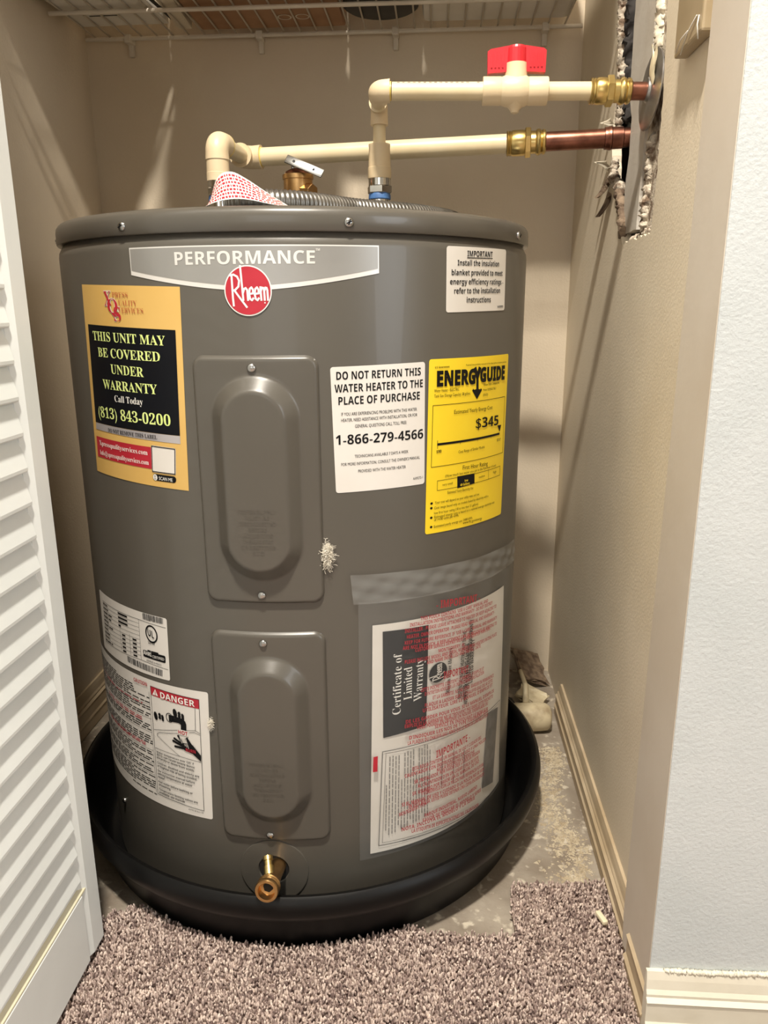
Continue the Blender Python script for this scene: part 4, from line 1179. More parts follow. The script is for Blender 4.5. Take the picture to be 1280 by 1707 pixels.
# danger sticker
k = patch_mb([(-0.3352, 0.3160), (-0.0722, 0.3254), (-0.0779, 0.1542), (-0.3395, 0.1400)], BASE, rc=0.003, nu=44).build('scald_warning_sticker', LABELW, heater, True)
k['label'] = 'large white scald warning sticker with a red header'
dq = [(-0.3352, 0.3160), (-0.0722, 0.3254), (-0.0779, 0.1542), (-0.3395, 0.1400)]
patch_mb(QUAD['dg_head'], P1, nu=16).build('red_header', REDI, k, True)
m = MB()
outline(m, QUAD['dg_box'], 0.0006, P2)
for n_ in ('dg_l1', 'dg_l2', 'dg_l3', 'dg_l4', 'dg_l5'):
    line(m, QUAD[n_], 0.0005, P2)
poly(m, QUAD['dg_spout'], P2)
for n_ in ('dg_h1', 'dg_h2'):
    a_, b_, c_ = QUAD[n_]
    poly(m, ell(a_, 0.0032, 0.0056, 20, 0.15), P2)
    for dz in (-0.0022, 0.0016):
        poly(m, ell((b_[0], b_[1] + dz), 0.0024, 0.0026, 8), P2)
        poly(m, ell((c_[0], c_[1] + dz * 0.8), 0.0021, 0.0030, 8, 0.3), P2)
c = QUAD['dg_ring'][0]
line(m, [(c[0] + 0.0052 * math.cos(t), c[1] + 0.0058 * math.sin(t)) for t in np.linspace(0, 2 * math.pi, 28)], 0.0010, P2, R, 0.01)
poly(m, QUAD['dg_arm'], P2 + 0.0003)
fg = QUAD['dg_fing']
for i in range(0, 10, 2):
    line(m, [fg[i], fg[i + 1]], 0.0030 if i else 0.0045, P2)
    poly(m, ell(fg[i + 1], 0.0015, 0.0015, 10), P2)
# body of small print in the left column
for j in range(46):
    v = 0.075 + 0.825 * j / 45
    if j in (7, 13, 19, 20, 27, 33, 38):
        if j != 20:
            line(m, [quv(dq, 0.24, v), quv(dq, 0.655, v)], 0.00035, P1)
        continue
    u1 = 0.655 if j % 5 else 0.48
    u0 = 0.045 if j < 30 else 0.06
    if j in (14, 15, 26):
        continue
    bars(m, quv(dq, u0, v), quv(dq, u1 - (0.12 if j < 4 else 0), v), 13, 0.0013, P1)
bars(m, quv(dq, 0.45, 0.93), quv(dq, 0.66, 0.93), 6, 0.0012, P1)
line(m, [quv(dq, 0.655, 0.10), quv(dq, 0.658, 0.915)], 0.0004, P1)
m.build('rule_lines', INK, k, fix=False)
m = MB()
for v in (0.2095, 0.3295, 0.3475, 0.545, 0.53):
    bars(m, quv(dq, 0.20, v), quv(dq, 0.60, v), 8, 0.0013, P2)
bars(m, quv(dq, 0.06, 0.19), quv(dq, 0.3, 0.2), 6, 0.0012, P2)
m.build('red_print', REDI, k, fix=False)['kind'] = 'stuff'
m = MB()
poly(m, QUAD['dg_warn'], P2)
m.build('warning_triangle', WHITEI, k, fix=False)
m = MB()
w3 = QUAD['dg_warn']
line(m, [(w3[2][0], 0.3093), (w3[2][0], 0.3065)], 0.0010, 0.0013)
poly(m, ell((w3[2][0], 0.3050), 0.0006, 0.0006, 8), 0.0013)
m.build('warning_mark', REDI, k, fix=False)
m = MB()
hq = [it for it in PRINT['danger'] if it[1] == 'bold|HOT'][0]
poly(m, [(hq[2] - 0.001, hq[3] - 0.001), (hq[4] + 0.001, hq[5] - 0.001), (hq[4] + 0.001, hq[5] + hq[6] + 0.001), (hq[2] - 0.001, hq[3] + hq[6] + 0.001)], 0.0012)
for i in range(5):
    line(m, [(-0.1165 + 0.0022 * i, 0.2585), (-0.1140 + 0.0024 * i, 0.2505 - 0.0012 * i)], 0.0007, 0.0012)
m.build('water_lines', LABELW, k, fix=False)
put_list(PRINT['danger'], k, 0.0014)

# embossed wording on the two access panels
def embossed(par, lines, zs, s_mid, widths, hgt):
    m = MB()
    for t, z, wd in zip(lines, zs, widths):
        put_text(m, t, 'bold', s_mid - wd / 2, z, s_mid + wd / 2, z, hgt, 0.0183, R, 2)
    m.build('embossed_wording', BODY, par, fix=False)
WORDS = ['POWER SUPPLY', 'MUST BE', 'DISCONNECTED', 'BEFORE', 'ADJUSTING', 'THERMOSTAT', 'OR RESETTING', 'ECO']
WID = [0.038, 0.024, 0.037, 0.018, 0.030, 0.031, 0.034, 0.012]
embossed(pan_up, WORDS, [0.5462 - 0.00645 * i for i in range(8)], 0.0018, WID, 0.0042)
embossed(pan_lo, WORDS, [0.2480 - 0.00655 * i for i in range(8)], -0.0010, WID, 0.0036)

# dark disc for the shaded drain opening, ring and brass valve
rc_ = (-0.0025, 0.0937)
m = MB()
nr = 72
vs = []
for (rr, off) in ((0.0420, 0.0002), (0.0414, 0.0015), (0.0190, 0.0022), (0.0182, 0.0014), (0.0180, 0.0004)):
    for t in range(nr):
        a = 2 * math.pi * t / nr
        vs.append(cyl(rc_[0] + rr * math.cos(a), rc_[1] + rr * 1.03 * math.sin(a) + (0.003 if rr < 0.03 else 0), off))
m.add(vs, [(i * nr + t, i * nr + (t + 1) % nr, (i + 1) * nr + (t + 1) % nr, (i + 1) * nr + t) for i in range(4) for t in range(nr)])
ringo = m.build('drain_ring', BODY, heater, True, 40)
m = disc((rc_[0], rc_[1] + 0.003), 0.0184, 0.0190, 0.0007)
m.build('drain_opening', DARK, ringo, fix=False)  # flat dark disc painted as the hole's shade; the tank is uncut
A, B = Vector((-0.1835, 0.785, 0.1005)), Vector((-0.1868, 0.714, 0.1125))
dirv = (B - A).normalized()
dv_ = MB().turned(A, B, [(0, 0.0095), (0.03, 0.0095), (0.046, 0.0105), (0.050, 0.0118), (0.053, 0.0128), (0.0545, 0.0136), (0.056, 0.0128), (0.058, 0.0136), (0.060, 0.0128), (0.062, 0.0138), (0.0655, 0.0138), (0.067, 0.0130), (0.067, 0.0100), (0.058, 0.0092), (0.057, 0.0055)], 32, True).build('drain_valve', BRONZE, heater, True, 35)
m = MB().turned(B - dirv * 0.0142, B + dirv * 0.004, [(0, 0.006), (0.0008, 0.006)], 6)
m.build('hex_socket', DARK, dv_, fix=True)  # flat dark hexagon painted as the shade in the socket
sa = Vector((-0.1862, 0.738, 0.1105))
sb = Vector((-0.1935, 0.7615, 0.1275))
MB().turned(sa, sb, [(0, 0.0062), (0.016, 0.0058), (0.0165, 0.0048), (0.022, 0.0048), (0.0225, 0.0058), (0.027, 0.0058), (0.0275, 0.005)], 18).build('valve_stem', BRASS, dv_, True, 35)

# scraps of white insulation fibre caught at the panel edge
def tuft(name, s, z, n, spread, parent):
    m = MB()
    for i in range(n):
        a = RND.uniform(0, 6.28)
        p = Vector(cyl(s + RND.gauss(0, spread * 0.25), z + RND.gauss(0, spread * 0.8), 0.001))
        pts = [p]
        d = Vector((RND.gauss(0, 1), RND.gauss(-0.5, 0.5), RND.gauss(0, 1))).normalized()
        for k_ in range(5):
            d = (d + Vector((RND.gauss(0, 0.5), RND.gauss(-0.05, 0.25), RND.gauss(0, 0.5)))).normalized()
            q_ = pts[-1] + d * spread * RND.uniform(0.12, 0.3)
            rr = math.hypot(q_.x - TC[0], q_.y - TC[1])
            if rr < R + 0.0012:
                f_ = (R + 0.0014) / rr
                q_ = Vector((TC[0] + (q_.x - TC[0]) * f_, TC[1] + (q_.y - TC[1]) * f_, q_.z))
            pts.append(q_)
        m.tube(pts, 0.0002, 3, False)
    o = m.build(name, FIBRE, parent, fix=False)
    return o
t1 = tuft('fibre_tuft', 0.0712, 0.494, 620, 0.0072, heater)
t2 = tuft('fibre_tuft', -0.0705, 0.286, 260, 0.0036, heater)
# lower body screw near the pan
screw(-0.262, 0.105, 0.0002, heater, 0.004)

# ------------------------------------------------------------------ document pouch and the certificate in it
RS = R + 0.0015
q = QUAD['sheet']
sheet = MB()
sq = [(0.1209, 0.4072), (0.3500, 0.3995), (0.3640, 0.0975), (0.1157, 0.1061)]
sh = patch_mb(sq, 0.0002, RS, nu=40, nv=8, wave=lambda u, v: 0.0006 * math.sin(7 * u + 5 * v)).build('warranty_certificate', PAPERW, None, True)
tag(sh, 'white folded warranty certificate inside the clear pouch on the heater', 'document')
patch_mb(QUAD['sh_black'], 0.0012, RS, nu=16).build('black_panel', GREYI if False else INK, sh, True)
lc = QUAD['sh_logo'][0]
m = disc(lc, 0.0138, 0.0128, 0.0012, RS)
m.build('round_logo', INK, sh, fix=False)
m = MB()
for st_ in logo_strokes():
    line(m, [(lc[0] - y * 0.0138, lc[1] + x * 0.0128) for x, y in st_], 0.0011, 0.0015, RS)
m.build('logo_lettering', PAPERW, sh, fix=False)
m = MB()
fr = QUAD['sh_frame']
outline(m, fr, 0.0010, 0.0012, RS)
outline(m, [quv(fr, 0.02, 0.025), quv(fr, 0.98, 0.025), quv(fr, 0.98, 0.975), quv(fr, 0.02, 0.975)], 0.0005, 0.0012, RS)
m.build('frame_lines', GREYI, sh, fix=False)
patch_mb(QUAD['sh_blk2'], 0.0012, RS, nu=8).build('dark_panel', GREYI, sh, True)
m = MB()
sl = QUAD['sh_lines']
for j in range(15):
    u = 0.04 + 0.92 * j / 14
    bars(m, quv(sl, u, 0.97 if j % 4 else 0.9), quv(sl, u, 0.05 if j % 5 else 0.35), 16, 0.0011, 0.0012, RS)
for j in range(4):
    u = 0.3 + j * 0.09
    bars(m, quv(fr, u, 0.1 + 0.05 * j), quv(fr, u, 0.55), 10, 0.0011, 0.0012, RS)
    bars(m, quv(QUAD['sh_blk2'], 0.3 + 0.12 * j, 0.95), quv(QUAD['sh_blk2'], 0.3 + 0.12 * j, 0.2), 9, 0.0008, 0.0016, RS)
m.build('small_print', GREYI, sh, fix=False)['kind'] = 'stuff'
put_list(PRINT['sheet'], sh, 0.0015, RS, weights={('wh', 'serif'): -0.011})
RPO = R + 0.003
pq = [(0.1047, 0.4380), (0.3930, 0.4230), (0.3980, 0.0960), (0.1021, 0.1020)]
def pw(u, v):
    return 0.0012 + 0.0008 * math.sin(9 * u + 3 * v) + 0.0012 * math.sin(math.pi * min(1, max(0, v))) + (0.0015 * math.sin(30 * u) * (1 - v) ** 4)
po = patch_mb(pq, 0.0, RPO, nu=60, nv=30, wave=pw).build('document_pouch', FILM, None, True)
tag(po, 'clear plastic document pouch with red print taped to the heater', 'pouch')
tp = patch_mb([(0.0960, 0.4710), (0.3850, 0.4550), (0.3950, 0.4235), (0.0990, 0.4360)], 0.0024, RPO, nu=70, nv=10,
              wave=lambda u, v: 0.0007 * math.sin(60 * u + 9 * v) * math.sin(math.pi * v) + 0.0005 * math.sin(23 * u - 14 * v)).build('tape_strip', TAPE, po, True)
tp['label'] = 'wrinkled clear tape across the pouch top'
m = MB()
poly(m, QUAD['redmark'], 0.004, RPO)
m.build('red_mark', REDI, po, fix=False)
items = [('rd',) + tuple(it[1:]) for it in PRINT['pouch']]
put_list(items, po, 0.0048, RPO, inks={'rd': POUCHI})

# ------------------------------------------------------------------ upper water line with the red-handled valve
NX, NY, ZT = -0.0785, 1.07, 0.8487
up = thing('water_line', 'cream pipe with red-handled shutoff valve running from heater top to wall', 'water pipe', (NX, NY, ZT))
def riser(par, x, y):
    MB().turned((x, y, 0.8489), (x, y, 1), [(0, 0.0128), (0.040, 0.0128)], 28).build('nipple', CHROME, par, True, 35)
    MB().turned((x, y, 0.887), (x, y, 1), [(0, 0.0136), (0.001, 0.0145), (0.006, 0.0142), (0.0075, 0.0136)], 28).build('thread_tape', BLUE, par, True, 35)
    b = MB().turned((x, y, 0.8945), (x, y, 1), [(0, 0.0150), (0.0012, 0.0164), (0.0085, 0.0164), (0.0097, 0.0150)], 6)
    b.build('hex_nut', CHROME, par)
    MB().turned((x, y, 0.904), (x, y, 1), [(0, 0.0142), (0.0095, 0.0142)], 28).build('collar', CHROME, par, True, 35)
riser(up, NX, NY)
MB().turned((NX, NY, 0.9125), (NX, NY, 1), [(0, 0.0149), (0.0012, 0.0152), (0.013, 0.0150), (0.0135, 0.0144), (0.0375, 0.0136), (0.0382, 0.0139), (0.041, 0.0139), (0.0415, 0.0125)], 32).build('adapter', CPVCF, up, True, 35)
ZU = 0.9975
MB().turned((NX, NY, 0.953), (NX, NY, 1), [(0, 0.0080), (0.03, 0.0080)], 24).build('pipe', CPVC, up, True, 35)
def elbow(par, corner, d_in, d_out, r, bend, leg_in, leg_out, material=CPVCF):
    """d_in: direction of the pipe coming in; d_out: direction leaving"""
    c, a, b_ = Vector(corner), Vector(d_in).normalized(), Vector(d_out).normalized()
    pts = [c - a * (bend + leg_in)]
    cc = c - a * bend + b_ * bend
    n_ = 10
    for i in range(n_ + 1):
        t = math.pi / 2 * i / n_
        pts.append(cc - b_ * bend * math.cos(t) + a * bend * math.sin(t))
    pts.append(c + b_ * (bend + leg_out))
    rs_ = [r * 1.04] + [r] * (len(pts) - 2) + [r * 1.04]
    o = MB().tube(pts, rs_, 28).build('elbow', material, par, True, 60)
    return o
elbow(up, (NX, NY, ZU), (0, 0, 1), (0, -1, 0), 0.0108, 0.010, 0.012, 0.010)
MB().turned((NX, NY - 0.018, ZU), (NX, NY - 0.06, ZU), [(0, 0.0085), (0.04, 0.0085)], 24).build('pipe', CPVC, up, True, 35)
elbow(up, (-0.0745, 1.0, 0.998), (0, -1, 0), (1, 0, 0), 0.0126, 0.011, 0.010, 0.003)
MB().turned((NX, NY - 0.0195, ZU), (NX, NY - 0.03, ZU), [(0, 0.0113), (0.0018, 0.0113), (0.002, 0.0088)], 28).build('socket_rim', CPVC, up, True, 35)
def along(par, a, b_, prof, name, material, n=28, ang=35):
    return MB().turned(a, b_, prof, n).build(name, material, par, True, ang)
UA, UB = Vector((-0.0745, 1.0, 0.998)), Vector((0.243, 1.0, 0.9915))
def U(x):
    return UA.lerp(UB, (x - UA.x) / (UB.x - UA.x))
along(up, U(-0.058), U(0.06), [(0, 0.0099), (0.115, 0.0099)], 'pipe', CPVC)
along(up, U(-0.0608), U(0.06), [(0, 0.0103), (0.0018, 0.0103)], 'cement_ring', GLUE)
# pipe print along the top front of the upper pipe
m = MB()
for i in range(16):
    x = -0.052 + 0.0062 * i
    if RND.random() < 0.85:
        p = U(x)
        for k_ in range(2):
            x2 = x + 0.0015 * k_
            a1, a2 = 0.85, 1.05
            vs = [(x2 + dx, p.y - 0.01005 * math.cos(a), U(x2).z + 0.01005 * math.sin(a)) for dx, a in ((0, a1), (0.0012 + 0.001 * RND.random(), a1), (0.001, a2), (0.0002, a2))]
            m.add(vs, [(0, 1, 2, 3)])
m.build('pipe_print', GREYI, up, fix=False)
# ball valve body
vb = along(up, U(0.0478), U(0.13), [(0, 0.0125), (0, 0.0149), (0.0015, 0.0152), (0.0205, 0.0152), (0.0215, 0.0148), (0.026, 0.0165), (0.034, 0.0178), (0.042, 0.0178), (0.049, 0.0165), (0.0525, 0.0148), (0.0535, 0.0152), (0.0735, 0.0152), (0.0748, 0.0149), (0.0748, 0.0115)], 'valve_body', CPVCF, 32, 30)
cx = 0.0858
c = U(cx)
MB().turned((c.x, c.y, c.z - 0.024), (c.x, c.y, c.z), [(0, 0.002), (0.001, 0.0045), (0.003, 0.005), (0.006, 0.0075), (0.012, 0.013)], 24).build('valve_foot', CPVCF, vb, True, 40)
MB().turned((c.x, c.y, c.z + 0.010), (c.x, c.y, c.z + 0.05), [(0, 0.0135), (0.012, 0.0126), (0.0185, 0.0126)], 28).build('valve_neck', CPVCF, vb, True, 40)
hz = c.z + 0.0225
h_ = MB()
h_.turned((c.x, c.y, hz - 0.001), (c.x, c.y, hz + 0.05), [(0, 0.0118), (0.002, 0.0122), (0.022, 0.0115), (0.0245, 0.0105), (0.0252, 0.008)], 24)
for s_ in (-1, 1):
    prof = [(c.x + s_ * 0.006, hz - 0.003 + 0.003 * 0), (c.x + s_ * 0.033, hz - 0.0045), (c.x + s_ * 0.0335, hz + 0.018), (c.x + s_ * 0.030, hz + 0.0205), (c.x + s_ * 0.010, hz + 0.0235), (c.x + s_ * 0.006, hz + 0.0235)]
    h_.extrude_y(prof, c.y - 0.0055, c.y + 0.0055)
    for k_ in range(4):
        x = c.x + s_ * (0.016 + 0.0042 * k_)
        h_.box(x - 0.0009, x + 0.0009, c.y - 0.0066, c.y - 0.005, hz + 0.001, hz + 0.016)
hd = h_.build('handle', REDP, vb)
hd['label'] = 'red winged valve handle'
along(up, U(0.118), U(0.18), [(0, 0.0099), (0.058, 0.0099)], 'pipe', CPVC)
def brass_fitting(par, P, x0, sc_, hex_at):
    def seg(a, b_, prof, n=28):
        return along(par, P(x0 + a), P(x0 + b_), prof, 'brass_ring', BRASS, n)
    along(par, P(x0), P(x0 + 0.1), [(0, 0.0105 * sc_), (0, 0.0132 * sc_), (0.0012, 0.0142 * sc_), (0.003, 0.0132 * sc_), (0.0045, 0.0142 * sc_), (0.006, 0.0132 * sc_), (0.008, 0.0144 * sc_), (hex_at - 0.002, 0.0144 * sc_), (hex_at + 0.0004, 0.0138 * sc_)], 'brass_socket', BRASS)
    along(par, P(x0 + hex_at), P(x0 + 0.1), [(0, 0.0155 * sc_), (0.001, 0.0165 * sc_), (0.007, 0.0165 * sc_), (0.008, 0.0155 * sc_)], 'hex_nut', BRASS, 6, 20)
    along(par, P(x0 + hex_at + 0.008), P(x0 + 0.1), [(0, 0.0125 * sc_), (0.006, 0.0125 * sc_), (0.0075, 0.0140 * sc_), (0.010, 0.0148 * sc_), (0.0125, 0.0140 * sc_), (0.014, 0.0124 * sc_), (0.016, 0.0140 * sc_), (0.0185, 0.0136 * sc_), (0.020, 0.0118 * sc_)], 'brass_nipple', BRASS)
brass_fitting(up, U, 0.1714, 1.0, 0.0185)
along(up, U(0.214), U(0.2475), [(0, 0.0097), (0.036, 0.0097)], 'copper_stub', COPPER)
# escutcheon disc on the right wall
ec = Vector((0.2395, 1.0, 0.9925))
ed = Vector((-1.0, -0.03, 0.06)).normalized()
esc = thing('escutcheon_plate', 'round galvanised wall plate with putty where the upper pipe enters the wall', 'wall plate', (0.2425, 1.0, 0.952))
MB().turned(ec - ed * 0.002, ec + ed * 0.02, [(0, 0.0425), (0.0015, 0.0425), (0.003, 0.038), (0.0032, 0.034), (0.0042, 0.031), (0.0045, 0.014), (0.007, 0.0125), (0.0075, 0.0105)], 40).build('plate', GALV, esc, True, 30)
m = MB()
for i in range(1):
    m.grid(lambda u, v: tuple(ec + ed * (0.0028 + 0.002 * math.sin(math.pi * u) * math.sin(math.pi * v)) + Vector((0, -0.030 + 0.024 * u + 0.004 * math.sin(7 * v), 0.006 + 0.034 * v - 0.006 * math.sin(5 * u)))), 10, 12)
m.build('putty_smear', PUTTY, esc, True)

# ------------------------------------------------------------------ lower water line
LX, LY = -0.2905, 1.07
lo = thing('water_line', 'cream pipe rising at the left and running behind the relief valve to copper', 'water pipe', (LX, LY, ZT))
riser(lo, LX, LY)
MB().turned((LX, LY, 0.9125), (LX, LY, 1), [(0, 0.0152), (0.010, 0.0152), (0.0105, 0.0148), (0.026, 0.0146), (0.0265, 0.0130)], 32).build('adapter', CPVCF, lo, True, 35)
elbow(lo, (LX, LY, 0.9600), (0, 0, 1), (0.10, 1, 0), 0.0149, 0.013, 0.0085, 0.012)
eo = bpy.data.objects
CR = Vector((-0.280, 1.183, 0.9600))
dshort = (CR - Vector((LX, LY, 0.9600))).normalized()
p0 = Vector((LX, LY, 0.96))
along(lo, p0 + dshort * 0.02, CR, [(0, 0.0110), (0.085, 0.0110)], 'pipe', CPVC)
along(lo, p0 + dshort * 0.0245, CR, [(0, 0.0156), (0.003, 0.0156), (0.0035, 0.012)], 'cement_ring', GLUE)
LB = Vector((0.250, 1.138, 0.9692))
dl = (LB - CR).normalized()
elbow(lo, CR, dshort, dl, 0.0155, 0.013, 0.010, 0.011)
def Lp(x):
    return CR.lerp(LB, (x - CR.x) / (LB.x - CR.x))
along(lo, Lp(-0.258), Lp(0.2), [(0, 0.0125), (0.352, 0.0125)], 'pipe', CPVC)
along(lo, Lp(-0.2565), Lp(0.2), [(0, 0.0131), (0.0018, 0.0131)], 'cement_ring', GLUE)
brass_fitting(lo, Lp, 0.0895, 1.14, 0.0245)
along(lo, Lp(0.138), Lp(0.25), [(0, 0.0122), (0.088, 0.0122)], 'copper_pipe', COPPER)
along(lo, Lp(0.218), Lp(0.25), [(0, 0.0124), (0.0005, 0.0138), (0.0045, 0.0140), (0.006, 0.0148), (0.009, 0.0148), (0.010, 0.0138), (0.024, 0.0136), (0.025, 0.0122), (0.06, 0.0122)], 'copper_coupling', COPPER)

# ------------------------------------------------------------------ relief valve on the heater top
tv = thing('relief_valve', 'brass relief valve with a flat steel test lever on the heater top', 'valve', (-0.1852, 1.07, ZT))
MB().turned((-0.1852, 1.07, 0.8470), (-0.1852, 1.07, 1), [(0, 0.013), (0.012, 0.013), (0.0125, 0.0165), (0.030, 0.0165), (0.034, 0.0188), (0.0655, 0.0188), (0.0660, 0.0200), (0.0690, 0.0203), (0.0715, 0.0200), (0.0725, 0.0180)], 36).build('valve_body', BRONZE, tv, True, 35)
MB().turned((-0.1852, 1.07, 0.9193), (-0.1852, 1.07, 1), [(0, 0.0178), (0.003, 0.0165), (0.006, 0.0105), (0.0075, 0.005), (0.008, 0.002)], 28).build('valve_bonnet', COPPER, tv, True, 60)
MB().turned((-0.178, 1.062, 0.897), (-0.140, 1.04, 0.892), [(0, 0.011), (0.016, 0.011), (0.017, 0.0105)], 6).build('outlet_boss', BRONZE, tv)
m = MB().turned((-0.1885, 1.053, 0.924), (-0.1885, 1.053, 0.936), [(0, 0.002), (0.008, 0.002)], 10)
m.build('lever_pin', STEEL, tv)
a_, b_ = Vector((-0.1965, 1.050, 0.9355)), Vector((-0.1485, 1.043, 0.9155))
d = (b_ - a_).normalized()
upv = Vector((0.35, 0.45, 1)).normalized()
upv = (upv - d * upv.dot(d)).normalized()
nv_ = d.cross(upv).normalized()
bm = bmesh.new()
bmesh.ops.create_cube(bm, size=1)
L_ = (b_ - a_).length
for v in bm.verts:
    v.co = (a_ + b_) / 2 + d * v.co.x * L_ + upv * v.co.y * 0.0115 + nv_ * v.co.z * 0.0026
bmesh.ops.bevel(bm, geom=bm.edges[:], offset=0.0011, segments=2, profile=0.5, affect='EDGES')
lev_ = MB().addbm(bm).build('test_lever', STEEL, tv, True, 40)
for f_ in (0.22, 0.75):
    p = a_.lerp(b_, f_)
    sgn = 1 if nv_.y < 0 else -1
    MB().turned(p + nv_ * sgn * 0.0010, p + nv_ * sgn * 0.01, [(0, 0.0018), (0.0006, 0.0018)], 14).build('lever_rivet', INK, lev_)

# ------------------------------------------------------------------ corrugated conduit and folded instruction tag on the cap
key = [(-0.226, 0.884), (-0.205, 0.868), (-0.180, 0.872), (-0.145, 0.897), (-0.100, 0.955), (-0.035, 1.010), (0.015, 1.09), (0.02, 1.18)]
def catmull(P, m_=14):
    P = [Vector((p[0], p[1], 0)) for p in P]
    P = [P[0] * 2 - P[1]] + P + [P[-1] * 2 - P[-2]]
    out = []
    for i in range(1, len(P) - 2):
        for k_ in range(m_):
            t = k_ / m_
            out.append(0.5 * ((2 * P[i]) + (P[i + 1] - P[i - 1]) * t + (2 * P[i - 1] - 5 * P[i] + 4 * P[i + 1] - P[i + 2]) * t * t + (3 * P[i] - P[i - 1] - 3 * P[i + 1] + P[i + 2]) * t ** 3))
    out.append(P[-2])
    return out
raw = catmull(key)
fine, acc = [raw[0]], 0.0
stepl = 0.0013
cur = raw[0].copy()
for i in range(1, len(raw)):
    seg = raw[i] - raw[i - 1]
    L_ = seg.length
    pos = 0.0
    while acc + (L_ - pos) >= stepl:
        adv = stepl - acc
        pos += adv
        fine.append(raw[i - 1] + seg * (pos / L_))
        acc = 0.0
    acc += L_ - pos
rr = [0.0118 + 0.0016 * (0.5 + 0.5 * math.cos(2 * math.pi * i / 4)) for i in range(len(fine))]
m = MB().tube([(p.x, p.y, ZT + 0.0135) for p in fine], rr, 18)
o = m.build('flexible_conduit', CONDUIT, None, True, 70)
tag(o, 'grey corrugated flexible conduit lying across the heater cap', 'conduit')
lowc = catmull([(-0.2370, 0.8492), (-0.2270, 0.8530), (-0.2140, 0.8560), (-0.2000, 0.8570), (-0.1850, 0.8555), (-0.1680, 0.8520), (-0.1500, 0.8492)], 5)
topc = catmull([(-0.2385, 0.8500), (-0.2330, 0.8700), (-0.2250, 0.8835), (-0.2120, 0.8865), (-0.1960, 0.8790), (-0.1750, 0.8655), (-0.1490, 0.8500)], 5)
def tagf(u, v, dz=0.0):
    i = u * (len(topc) - 1)
    a = int(min(i, len(topc) - 2))
    lo_, hi_ = lowc[a].lerp(lowc[a + 1], i - a), topc[a].lerp(topc[a + 1], i - a)
    p = lo_.lerp(hi_, v)
    return (p.x, 0.806 + 0.030 * v - 0.004 * math.sin(3.1 * u) - dz, p.y)
tg = MB().grid(lambda u, v: tagf(u, v), 32, 8).build('instruction_tag', PAPERW, None, True)
tag(tg, 'curled white instruction tag with red print on the heater cap', 'tag')
m = MB()
for j in range(7):
    v0 = 0.06 + 0.13 * j
    u = 0.04
    while u < 0.93:
        wd = RND.uniform(0.012, 0.04)
        m.add([tagf(u, v0, 0.0006), tagf(u + wd, v0, 0.0006), tagf(u + wd, v0 + 0.07, 0.0006), tagf(u, v0 + 0.07, 0.0006)], [(0, 1, 2, 3)])
        u += wd + 0.012
m.build('red_print', REDI, tg, fix=False)['kind'] = 'stuff'

# ------------------------------------------------------------------ wire shelf
ZS = 1.212
sh_ = thing('wire_shelf', 'white coated wire shelf across the top of the closet', 'shelf', (-0.2, 1.35, ZS - 0.004))
def rail(y, z, x0=-0.632, x1=0.238, r=0.0034):
    return MB().tube([(x0, y, z), (x1, y, z)], r, 12).build('rail', WIRE, sh_, True, 40)
rail(1.497, ZS)
rail(1.362, ZS - 0.002)
rail(1.115, ZS - 0.002)
rail(1.110, ZS - 0.030)
w0 = None
x = -0.6155
n_ = 0
while x < 0.236:
    if w0 is None:
        w0 = MB().tube([(x, 1.499, ZS + 0.004), (x, 1.12, ZS + 0.004), (x, 1.111, ZS - 0.002), (x, 1.108, ZS - 0.030)], 0.0016, 8).build('wire', WIRE, sh_, True)
        x0_ = x
    else:
        c_ = w0.copy()
        COL.objects.link(c_)
        c_.parent = sh_
        c_.location = (x - x0_, 0, 0)
    x += 0.0284
for x in (-0.5547, -0.3192, -0.0807, 0.1759):
    m = MB().bevbox(x - 0.006, x + 0.006, 1.490, YB, ZS - 0.0075, ZS + 0.006, 0.002)
    m.bevbox(x - 0.0045, x + 0.0045, 1.506, YB, ZS - 0.026, ZS - 0.004, 0.002)
    m.build('shelf_clip', WIRE, sh_)

# ------------------------------------------------------------------ things stored on the shelf, unseen upper parts sized to shape the light
ZI = ZS + 0.0060
def put_box(name, label, cat, x0, x1, y0, y1, h, m, rot=0.0, bev=0.003):
    cx_, cy_ = (x0 + x1) / 2, (y0 + y1) / 2
    o = MB().bevbox(x0, x1, y0, y1, ZI, ZI + h, bev).build(name, m)
    o.rotation_euler.z = rot
    tag(o, label, cat)
    return o
fo = put_box('paper_folder', 'pale grey folder lying flat at the left end of the wire shelf', 'folder', -0.624, -0.468, 1.165, 1.452, 0.016, PAPERW, -0.03)
ROOT['paper_folder'] = Vector(fo.location)
MB().bevbox(-0.618, -0.474, 1.175, 1.446, ZI + 0.016, ZI + 0.19, 0.003).build('page_stack', PAPERC, fo)  # unseen stack, made tall to block light from the back wall
MB().box(-0.585, -0.535, 1.400, 1.4035, ZI - 0.0004, ZI + 0.001).build('black_stripe', BLACKM, fo)
MB().tube([(-0.466, 1.24, ZI + 0.005), (-0.463, 1.33, ZI + 0.005), (-0.459, 1.44, ZI + 0.005)], 0.0028, 8).build('spine_edge', BLACKM, fo)
put_box('notebook', 'cream notebook standing between the folder and the brown carton on the shelf', 'notebook', -0.453, -0.427, 1.345, 1.478, 0.15, PAPERC, 0.08)
cb = put_box('cardboard_carton', 'brown cardboard carton with two pale rings printed underneath on the shelf', 'carton', -0.416, -0.1660, 1.125, 1.484, 0.15, CARD)
m = MB()
for cx_ in (-0.262, -0.232):
    ri, ro = 0.0095, 0.012
    vs = []
    for k_ in range(32):
        a = 2 * math.pi * k_ / 32
        vs += [(cx_ + ri * math.cos(a), 1.432 + ri * math.sin(a), ZI - 0.0006), (cx_ + ro * math.cos(a), 1.432 + ro * math.sin(a), ZI - 0.0006)]
    m.add(vs, [(2 * k_, 2 * k_ + 1, (2 * k_ + 3) % 64, (2 * k_ + 2) % 64) for k_ in range(32)])
